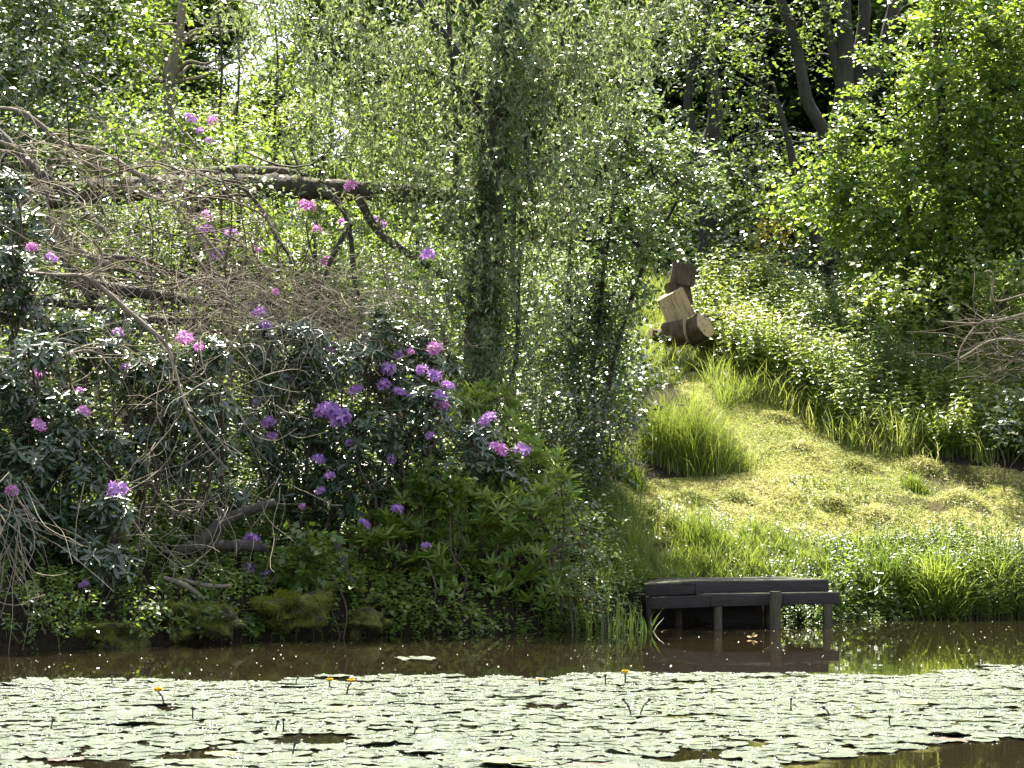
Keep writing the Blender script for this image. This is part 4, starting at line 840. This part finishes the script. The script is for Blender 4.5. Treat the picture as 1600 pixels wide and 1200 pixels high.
herbs('bank_herbs', 'pale feathery herbs scattered through the grass behind the platform', [(1290, 960), (1000, 930), (930, 800), (1250, 850), (1500, 860), (1800, 880), (1800, 920)], (.6, 22.5, 9, 26), 900, .28, .05, .022, 'sallow', 127, 7, thr=.3)
herbs('bank_herbs', 'leafy growth in the dark under and beside the platform', [(1215, 1000), (1215, 930), (1420, 930), (1420, 1000)], (2.6, 22.6, 5, 24.2), 500, .22, .07, .035, 'oak', 128, 5, thr=-1)
herbs('bank_herbs', 'low leafy herbs on the shaded bank left of the platform', [(850, 1000), (860, 760), (960, 760), (1010, 900), (1000, 1000)], (0, 21.4, 1.6, 25), 900, .3, .06, .035, 'nettle', 123, 6)
herbs('leaf_litter_plants', 'sparse seedlings on the shaded bank under the rhododendrons', [(0, 1010), (0, 700), (850, 700), (850, 1000)], (-6, 17, .6, 26), 2600, .2, .07, .045, 'newgrowth', 124, 4)
for q, (px, py, rx, h) in enumerate([(1300, 790, .25, .12), (1440, 735, .3, .16), (1250, 700, .2, .08), (1150, 780, .25, .1), (1500, 780, .35, .14), (1370, 810, .3, .14), (1080, 780, .25, .1), (1220, 655, .2, .08), (1560, 750, .3, .14), (1340, 730, .22, .08)]):
    rg = R(160 + q); b = ground(px, py); n = 1500; c = rg.normal(0, 1, (n, 2)) * [rx * .5, rx * .35]; P = np.stack([c[:, 0], c[:, 1], Z(b[0] + c[:, 0], b[1] + c[:, 1]) - b[2] + h * rg.random(n) * np.exp(-(c[:, 0] ** 2 + c[:, 1] ** 2) / rx ** 2 * 2)], 1)
    m = MB(); az = rg.random(n) * 6.28; leaves(m, P, np.stack([np.cos(az), np.sin(az), rg.normal(.1, .5, n)], 1), rg.normal(0, .6, (n, 3)) + [0, 0, 1.], .09 * (.4 + rg.random(n)), .010, .35 + .3 * (q % 3) / 2 + rg.normal(0, .3, n), 'kite')
    o = m.build('grass_heap', M['mown']); o.location = b
    tag(o, ['raked heap of cut grass on the lower right of the mown slope', 'heap of cut grass below the nettles, beside the brownish clump', 'small heap of clippings in the upper middle of the path', 'flat heap of clippings above the middle of the platform', 'wide heap of cut grass near the right edge of the slope', 'heap of cut grass above the right bank herbs', 'heap of clippings above the left end of the platform', 'small heap of clippings high on the path by the nettles', 'heap of cut grass against the shaded tall grass at the right', 'low heap of clippings left of the brownish clump'][q], 'grass heap')
herbs('trampled_herbs', 'short green herbs sprinkled over the lower mown slope', [(1000, 850), (1000, 790), (1280, 740), (1900, 780), (1900, 900), (1280, 880)], (1, 22.8, 10, 27), 1500, .1, .045, .03, 'nettle', 125, 3, thr=.1)
# arching waterside plants right of the platform
tussock(1385, 930, .28, .55, 500, 'stiff dark stemmed plant clump right beside the platform', 130, .35, 'reed', 'waterside_plant', .25, .012)
tussock(1400, 900, .3, .38, 500, 'low arching grass clump above the stiff dark stemmed clump', 133, .5, 'grass', 'grass_clump', .7, .012)
tussock(1540, 895, .35, .35, 500, 'grass clump half way up the right bank', 134, .4, 'grass', 'grass_clump', .7, .012)
tussock(1340, 890, .25, .32, 400, 'grass clump just above the right corner of the platform', 135, .6, 'grass', 'grass_clump', .6, .012)
tussock(1470, 935, .42, .62, 900, 'large arching green clump drooping to the water right of the platform', 131, .55, 'grass', 'waterside_plant', .7, .012)
tussock(1560, 925, .4, .55, 700, 'shaded arching clump near the right edge of the bank', 132, .25, 'grass', 'waterside_plant', .6, .012)
# reeds standing in the water left of the platform
def reeds(px, D, n, h, label, seed, spread, lean):
    rng = R(seed); c = W(px, YH, D); c[2] = 0; m = MB(); q = rng.normal(0, 1, (n, 2)) * spread; az = rng.random(n) * 6.28; l = np.abs(rng.normal(0, lean, n))
    P = np.c_[q, np.full(n, -.1)]; Dv = np.stack([np.cos(az) * l, np.sin(az) * l * .5, np.ones(n)], 1)
    leaves(m, P, Dv, -np.stack([-np.cos(az), -np.sin(az), l], 1) + rng.normal(0, .2, (n, 3)), h * (.5 + .6 * rng.random(n)), .016, .5 + rng.normal(0, .25, n), 'blade', -.15)
    o = m.build('reed_clump', M['reed']); o.location = c; tag(o, label, 'reeds')
reeds(945, 21.4, 34, .62, 'upright green reeds in the water left of the platform', 140, (.16, .1), .12)
reeds(985, 21.7, 20, .5, 'second clump of reeds touching the left end of the platform', 141, (.12, .1), .16)
reeds(1012, 21.3, 12, .5, 'reed blades splayed flat over the water before the dark platform', 142, (.03, .03), .9)

# dead brush at the right
def brush():
    rng = R(150); D = 27.5; b = W(1560, 0, D); e = empty('brush_pile', (b[0], D, float(Z(b[0], D))), 'pile of bare dead branches beside the nettles at the right edge', 'brush pile')
    m = MB(); n = 190; px = rng.uniform(1510, 1690, n); py = rng.uniform(490, 590, n); dd = rng.uniform(27, 28.4, n)
    o = np.stack([(px - 800) / F * dd, dd, CZ - (py - YH) / F * dd], 1)
    tubes(m, walk(rng, o, rng.normal(0, .8, o.shape) * [1, .6, .45] + [-.2, -.2, 0], .3 + .8 * rng.random(n), 9, .35), .006 * (.5 + .8 * rng.random((n, 1))) * np.linspace(1, .4, 9), 4)
    m.build('twigs', M['browntwig'], e)
    for pts in [[(1600, 490, 3), (1560, 500, 3), (1530, 505, 3), (1500, 545, 2), (1498, 580, 2)], [(1600, 460, 3), (1555, 470, 3), (1550, 440, 3), (1540, 425, 4), (1552, 430, 3), (1548, 470, 3)], [(1470, 502, 2), (1530, 505, 3), (1600, 495, 3)], [(1640, 545, 6), (1560, 530, 5), (1500, 560, 3)]]:
        m = MB(); p, r = pl(pts, 27.1); tube(m, p, r, 6, rng, .05); m.build('branch', M['twig'], e, True)
brush()
thicket('bramble', lob([(1390, 470, 40), (1450, 460, 40), (1510, 450, 40), (1420, 510, 35), (1580, 440, 45), (1350, 470, 30), (1640, 440, 50)], 29.6, .3, 151), (.085, .06), M['nettle'], 152,
        'white glinting bramble bush in front of the hazel, left of the brush pile', 'bush', per=40, ntw=10, r=.3, tl=.25, nrand=.3)
thicket('bramble', lob([(1590, 620, 45, 27.5), (1560, 660, 35, 27), (1620, 580, 45, 28), (1640, 660, 45, 27)], 27, .2, 153), (.075, .05), M['dark'], 154,
        'dark shiny leaved bush below the brush pile at the right edge', 'bush', per=26, ntw=8, r=.25, tl=.22, nrand=.3)

# ------------------------------------------------------------------ lily pads
def pads():
    rng = R(200)
    mats = []
    for nm, st in (('lily_pad', [(.28, (.03, .048, .02)), (.45, (.048, .072, .032)), (.62, (.07, .098, .045)), (.8, (.13, .155, .085))]), ('reddish_lily_pad', [(.3, (.09, .035, .025)), (.6, (.12, .08, .045)), (.75, (.15, .16, .09))]), ('yellowed_lily_pad', [(.3, (.14, .15, .04)), (.6, (.2, .21, .07)), (.75, (.22, .24, .12))])):
        mt, N, L, b = newmat(nm); nt = mt.node_tree; tc = N.new("ShaderNodeTexCoord"); oi = N.new("ShaderNodeObjectInfo")
        n = noise(nt, 7, 5, .65); at = N.new("ShaderNodeAttribute"); at.attribute_name = 'tint'
        a1 = N.new("ShaderNodeMath"); a1.operation = 'ADD'; L.new(oi.outputs['Random'], a1.inputs[0]); L.new(at.outputs['Fac'], a1.inputs[1])
        a2 = N.new("ShaderNodeMath"); a2.operation = 'MULTIPLY_ADD'; L.new(a1.outputs[0], a2.inputs[0]); a2.inputs[1].default_value = .22; L.new(n, a2.inputs[2])
        a3 = N.new("ShaderNodeMath"); a3.operation = 'SUBTRACT'; L.new(a2.outputs[0], a3.inputs[0]); a3.inputs[1].default_value = .2
        L.new(ramp(nt, a3.outputs[0], st), b.inputs['Base Color']); b.inputs['Roughness'].default_value = .27; b.inputs['Specular IOR Level'].default_value = .62
        bump(nt, b, noise(nt, 26, 5, .75), 1.0, .02); mats.append(mt)
    def padmesh(seed, curl=0.):
        rg = R(seed); n = 34; a0 = rg.uniform(.12, .22); a = np.linspace(a0, 2 * np.pi - a0, n)
        rings = []
        for q, fr in enumerate((.3, .55, .78, .93, 1.)):
            rr = fr * (1 + .04 * np.sin(a * 2 + seed) + .015 * rg.standard_normal(n)); z = .006 + .03 * fr * np.sin(a * 9 + seed * 1.7 + q * .8) * .35 + .02 * rg.standard_normal(n) * fr * .4 + (.04 * fr ** 10) * (.4 + .6 * np.sin(a * rg.integers(3, 7) + seed) + .4 * rg.standard_normal(n) * (fr > .9)) + curl * fr * fr * np.maximum(np.cos(a - 2.), 0)
            rings.append(np.stack([np.cos(a) * rr * 1.1, np.sin(a) * rr, z], 1))
        V = np.vstack([[(0, 0, .003)]] + rings); i = 1 + np.arange(5 * n).reshape(5, n)
        q = np.concatenate([np.stack([i[k, :-1], i[k + 1, :-1], i[k + 1, 1:], i[k, 1:]], -1) for k in range(4)])
        t = np.stack([np.zeros(n - 1, int), i[0, :-1], i[0, 1:]], -1); return V, q, t
    PM = [padmesh(s) for s in range(6)] + [padmesh(30 + s, .25) for s in range(2)]
    # positions by dart throwing with slight overlap; open water left free at the bottom right corner
    pts = []
    cell = {}
    tries = 0
    EX = np.array([-200, 0, 200, 440, 490, 750, 870, 885, 1240, 1440, 1480, 1600, 1800]); EY = np.array([1064, 1062, 1060, 1067, 1056, 1055, 1063, 1052, 1052, 1058, 1048, 1042, 1040.])
    HOLES = [[(1150, 1230), (1240, 1190), (1400, 1172), (1470, 1160), (1700, 1150), (1700, 1230)], [(60, 1230), (110, 1192), (210, 1184), (235, 1230)], [(270, 1188), (300, 1172), (350, 1176), (340, 1192)], [(1360, 1040), (1450, 1052), (1470, 1046), (1600, 1036)]]
    while tries < 110000 and len(pts) < 2600:
        tries += 1; D = rng.uniform(9.3, 16.4); y = D; x = rng.uniform(-.26 * y, .26 * y); r = rng.uniform(.075, .14)
        px, py = pix(x, y, 0); _, pt = pix(x, y + r * .8, 0)
        if pt < np.interp(px, EX, EY): continue
        if any(inpoly(np.array([px]), np.array([py]), h)[0] for h in HOLES): continue
        if fnoise(x, y, 2.6, 2.) + .8 * fnoise(x, y, 5.5, 5.) + .5 * fnoise(x, y, 9.5, 1.) < -1.05: continue
        if any((x - a) ** 2 + (y - b) ** 2 < ((r + c) * .73) ** 2 for a, b, c in pts): continue
        pts.append((x, y, r))
    pts.sort(key=lambda p: p[1])
    meshes = {}
    def pad_obj(v, mt):
        key = (v, mt)
        if key not in meshes:
            m = MB(); V, q, t = PM[v]; m.add(V, q, t); o = m.build('lily_pad', mats[mt], smooth=True); meshes[key] = o.data; bpy.data.objects.remove(o)
        o = bpy.data.objects.new('lily_pad', meshes[key]); COL.objects.link(o); return o
    def place(o, x, y, r, dz=0.): 
        o.location = (x, y, .003 + dz); o.scale = (r, r, r * .8); o.rotation_euler = (rng.normal(0, .014), rng.normal(0, .014), rng.uniform(0, 6.28))
    infr = [p for p in pts if abs(p[0]) < .24 * p[1] + .1 and p[1] > 9.9]; rest = [p for p in pts if p not in infr]
    big = sorted(infr, key=lambda p: -(p[2] / p[1]) ** 1)[:288]; bs = set(big)
    other = [p for p in pts if p not in bs]
    for i, p in enumerate(big):
        mt = 1 if i % 131 == 5 else (2 if i % 71 == 7 else 0); v = int(rng.integers(0, 6)) if i % 23 else 6 + i % 2
        o = pad_obj(v, mt); place(o, *p, dz=.0015 * (i % 5))
        if mt == 1: tag(o, 'reddish tinged lily pad among the pale ones', 'lily pad', 'reddish lily pads')
        elif mt == 2: tag(o, 'yellowing lily pad among the pale green ones', 'lily pad', 'yellowing lily pads')
        elif v > 5: tag(o, 'pale lily pad with one side curled up off the water', 'lily pad', 'curled lily pads')
        else: tag(o, 'flat pale green lily pad floating close among its neighbours', 'lily pad', 'lily pads covering the pond')
    m = MB()
    for i, (x, y, r) in enumerate(other):
        V, q, t = PM[int(rng.integers(0, 6))]; a = rng.uniform(0, 6.28); ca, sa = math.cos(a), math.sin(a)
        m.add(np.stack([V[:, 0] * ca - V[:, 1] * sa, V[:, 0] * sa + V[:, 1] * ca, V[:, 2] * .8], 1) * r + [x, y, .003 + .0015 * (i % 5)], q, t, tint=rng.uniform(.1, 1.))
    tag(m.build('lily_pad_cover', mats[0], smooth=True), 'smaller and farther lily pads in the floating cover', None, None, 'stuff')
    for (px, py, r, lab) in [(650, 1029, .17, 'lone lily pad on open water left of the platform, apart from the cover'), (1560, 1041, .16, 'lone lily pad near the right edge, beyond the cover')]:
        D = F * CZ / (py - YH); o = pad_obj(1, 0); place(o, (px - 800) / F * D, D, r); tag(o, lab, 'lily pad')
    # flowers and stalks
    ym = flatmat('yellow_petal', (.75, .45, .02), .45); sm = flatmat('dark_stalk', (.02, .018, .014), .5)
    def flower(px, py, h, label, open_=True, r=.036, lean=0.):
        D = F * CZ / (py + h * F / 14 - YH); x = (px - 800) / F * D; e = empty('yellow_water_lily', (x, D, 0), label, 'water lily')
        s = MB(); tube(s, [(x - lean, D, -.1), (x - lean * .6, D, h * .4), (x, D, h - .02)], [.006, .006, .005], 6); s.build('stalk', sm, e, True)
        m = MB(); rg = R(int(px)); n = 6; a = np.arange(n) / n * 6.283
        for lay, (el, sc) in enumerate(((.35, 1.), (1.0, .8))):
            d = np.stack([np.cos(a + lay * .5), np.sin(a + lay * .5), np.full(n, el)], 1); leaves(m, np.tile([x, D, h - .02], (n, 1)), d, np.array([0, 0, 1.]) - d * .3, r * 1.0 * sc, r * .9, .5, 'fold', -.3)
        m.build('petals', ym, e)
    flower(247, 1078, .10, 'single yellow water lily leaning on its stalk at the left of the pads', lean=-.05, r=.045)
    flower(515, 1060, .06, 'left one of two yellow water lilies close together at the edge of the pads')
    flower(549, 1062, .10, 'right one of two yellow water lilies close together at the edge of the pads', r=.038, lean=.04)
    flower(977, 1047, .09, 'yellow water lily below the left end of the platform', r=.04)
    flower(843, 1060, .05, 'small orange yellow water lily halfway between the pair and the platform', r=.03)
    for i, (px, py, h, l) in enumerate([(224, 1060, .07, 0), (231, 1058, .1, 0), (461, 1070, .05, .02), (301, 1124, .06, 0), (454, 1180, .12, .05), (443, 1143, .06, 0), (429, 1143, .05, .02), (990, 1118, .09, -.06), (996, 1118, .09, .07), (946, 1072, .07, 0), (1236, 1112, .07, 0), (1300, 1120, .05, -.05),
                                      (1033, 1053, .06, .02), (1390, 1138, .06, 0), (1586, 1140, .04, .1), (175, 1070, .05, 0), (78, 1140, .05, .02), (645, 1150, .04, .02), (1090, 1195, .04, .03)]):
        D = F * CZ / (py - YH); x = (px - 800) / F * D; m = MB(); tube(m, [(0, 0, -.05), (l * .5, 0, h * .6), (l, 0, h)], [.005, .005, .004], 5); tube(m, [(l, 0, h - .006), (l, 0, h + .006), (l, 0, h + .014)], [.004, .013, .004], 7, sub=1)
        o = m.build('seed_stalk', sm, smooth=True); o.location = (x, D, 0); tag(o, 'short dark bare stalk with a knob poking up between the pads', 'stalk', 'dark stalks between the lily pads')
    # floating fluff
    wm = flatmat('fluff', (.7, .68, .6), .8); m = MB(); n = 800; y = rng.uniform(14, 24, n); x = rng.uniform(-.25, .25, n) * y; k = y < shore(x) - .02; x, y = x[k], y[k]; s = rng.uniform(.0015, .0055, len(x)) * (rng.random(len(x)) ** 2 + .6)
    V = np.stack([np.stack([x - s, y, 0 * x], 1), np.stack([x, y - s, 0 * x], 1), np.stack([x + s, y, 0 * x], 1), np.stack([x, y + s, 0 * x], 1), np.stack([x, y, s * .8], 1)], 1); V[:, :4, 2] = .002
    i = np.arange(len(x))[:, None] * 5; m.add(V, tris=np.concatenate([i + [0, 1, 4], i + [1, 2, 4], i + [2, 3, 4], i + [3, 0, 4]])); tag(m.build('floating_fluff', wm), 'white specks of fluff drifting on the dark water', None, None, 'stuff')
    dm = flatmat('droplet_glint', (.8, .8, .78), .15); m = MB(); n = 5200; pp = np.array(pts)[rng.integers(0, len(pts), n)]; a = rng.uniform(0, 6.28, n); q = pp[:, 2] * rng.uniform(.5, .98, n); x = pp[:, 0] + np.cos(a) * q; y = pp[:, 1] + np.sin(a) * q * .8; s = rng.uniform(.0012, .0042, n)  # white specks paint glints of wet and fluff onto the pads
    V = np.stack([np.stack([x - s, y, 0 * x], 1), np.stack([x, y - s, 0 * x], 1), np.stack([x + s, y, 0 * x], 1), np.stack([x, y + s, 0 * x], 1), np.stack([x, y, s * 1.2], 1)], 1); V[..., 2] += .012
    i = np.arange(n)[:, None] * 5; m.add(V, tris=np.concatenate([i + [0, 1, 4], i + [1, 2, 4], i + [2, 3, 4], i + [3, 0, 4]])); tag(m.build('droplet_glints', dm), 'white droplets and fluff painting the sparkle on the lily pads', None, None, 'stuff')
    lf = MB(); leaves(lf, np.array([[0, 0, .012], [0, 0, .01], [.01, 0, .01]]), np.array([[1, .1, .5], [-1, .2, .3], [.2, 0, 1.]]), np.tile([0, -1., 1.], (3, 1)), np.array([.06, .05, .05]), .03, .5, 'fold')
    D = F * CZ / (998 - YH); o = lf.build('floating_leaf', flatmat('tan_leaf', (.45, .3, .12), .7)); o.location = ((1175 - 800) / F * D, D, .004); tag(o, 'small curled tan leaf floating in front of the platform posts', 'leaf')
pads()
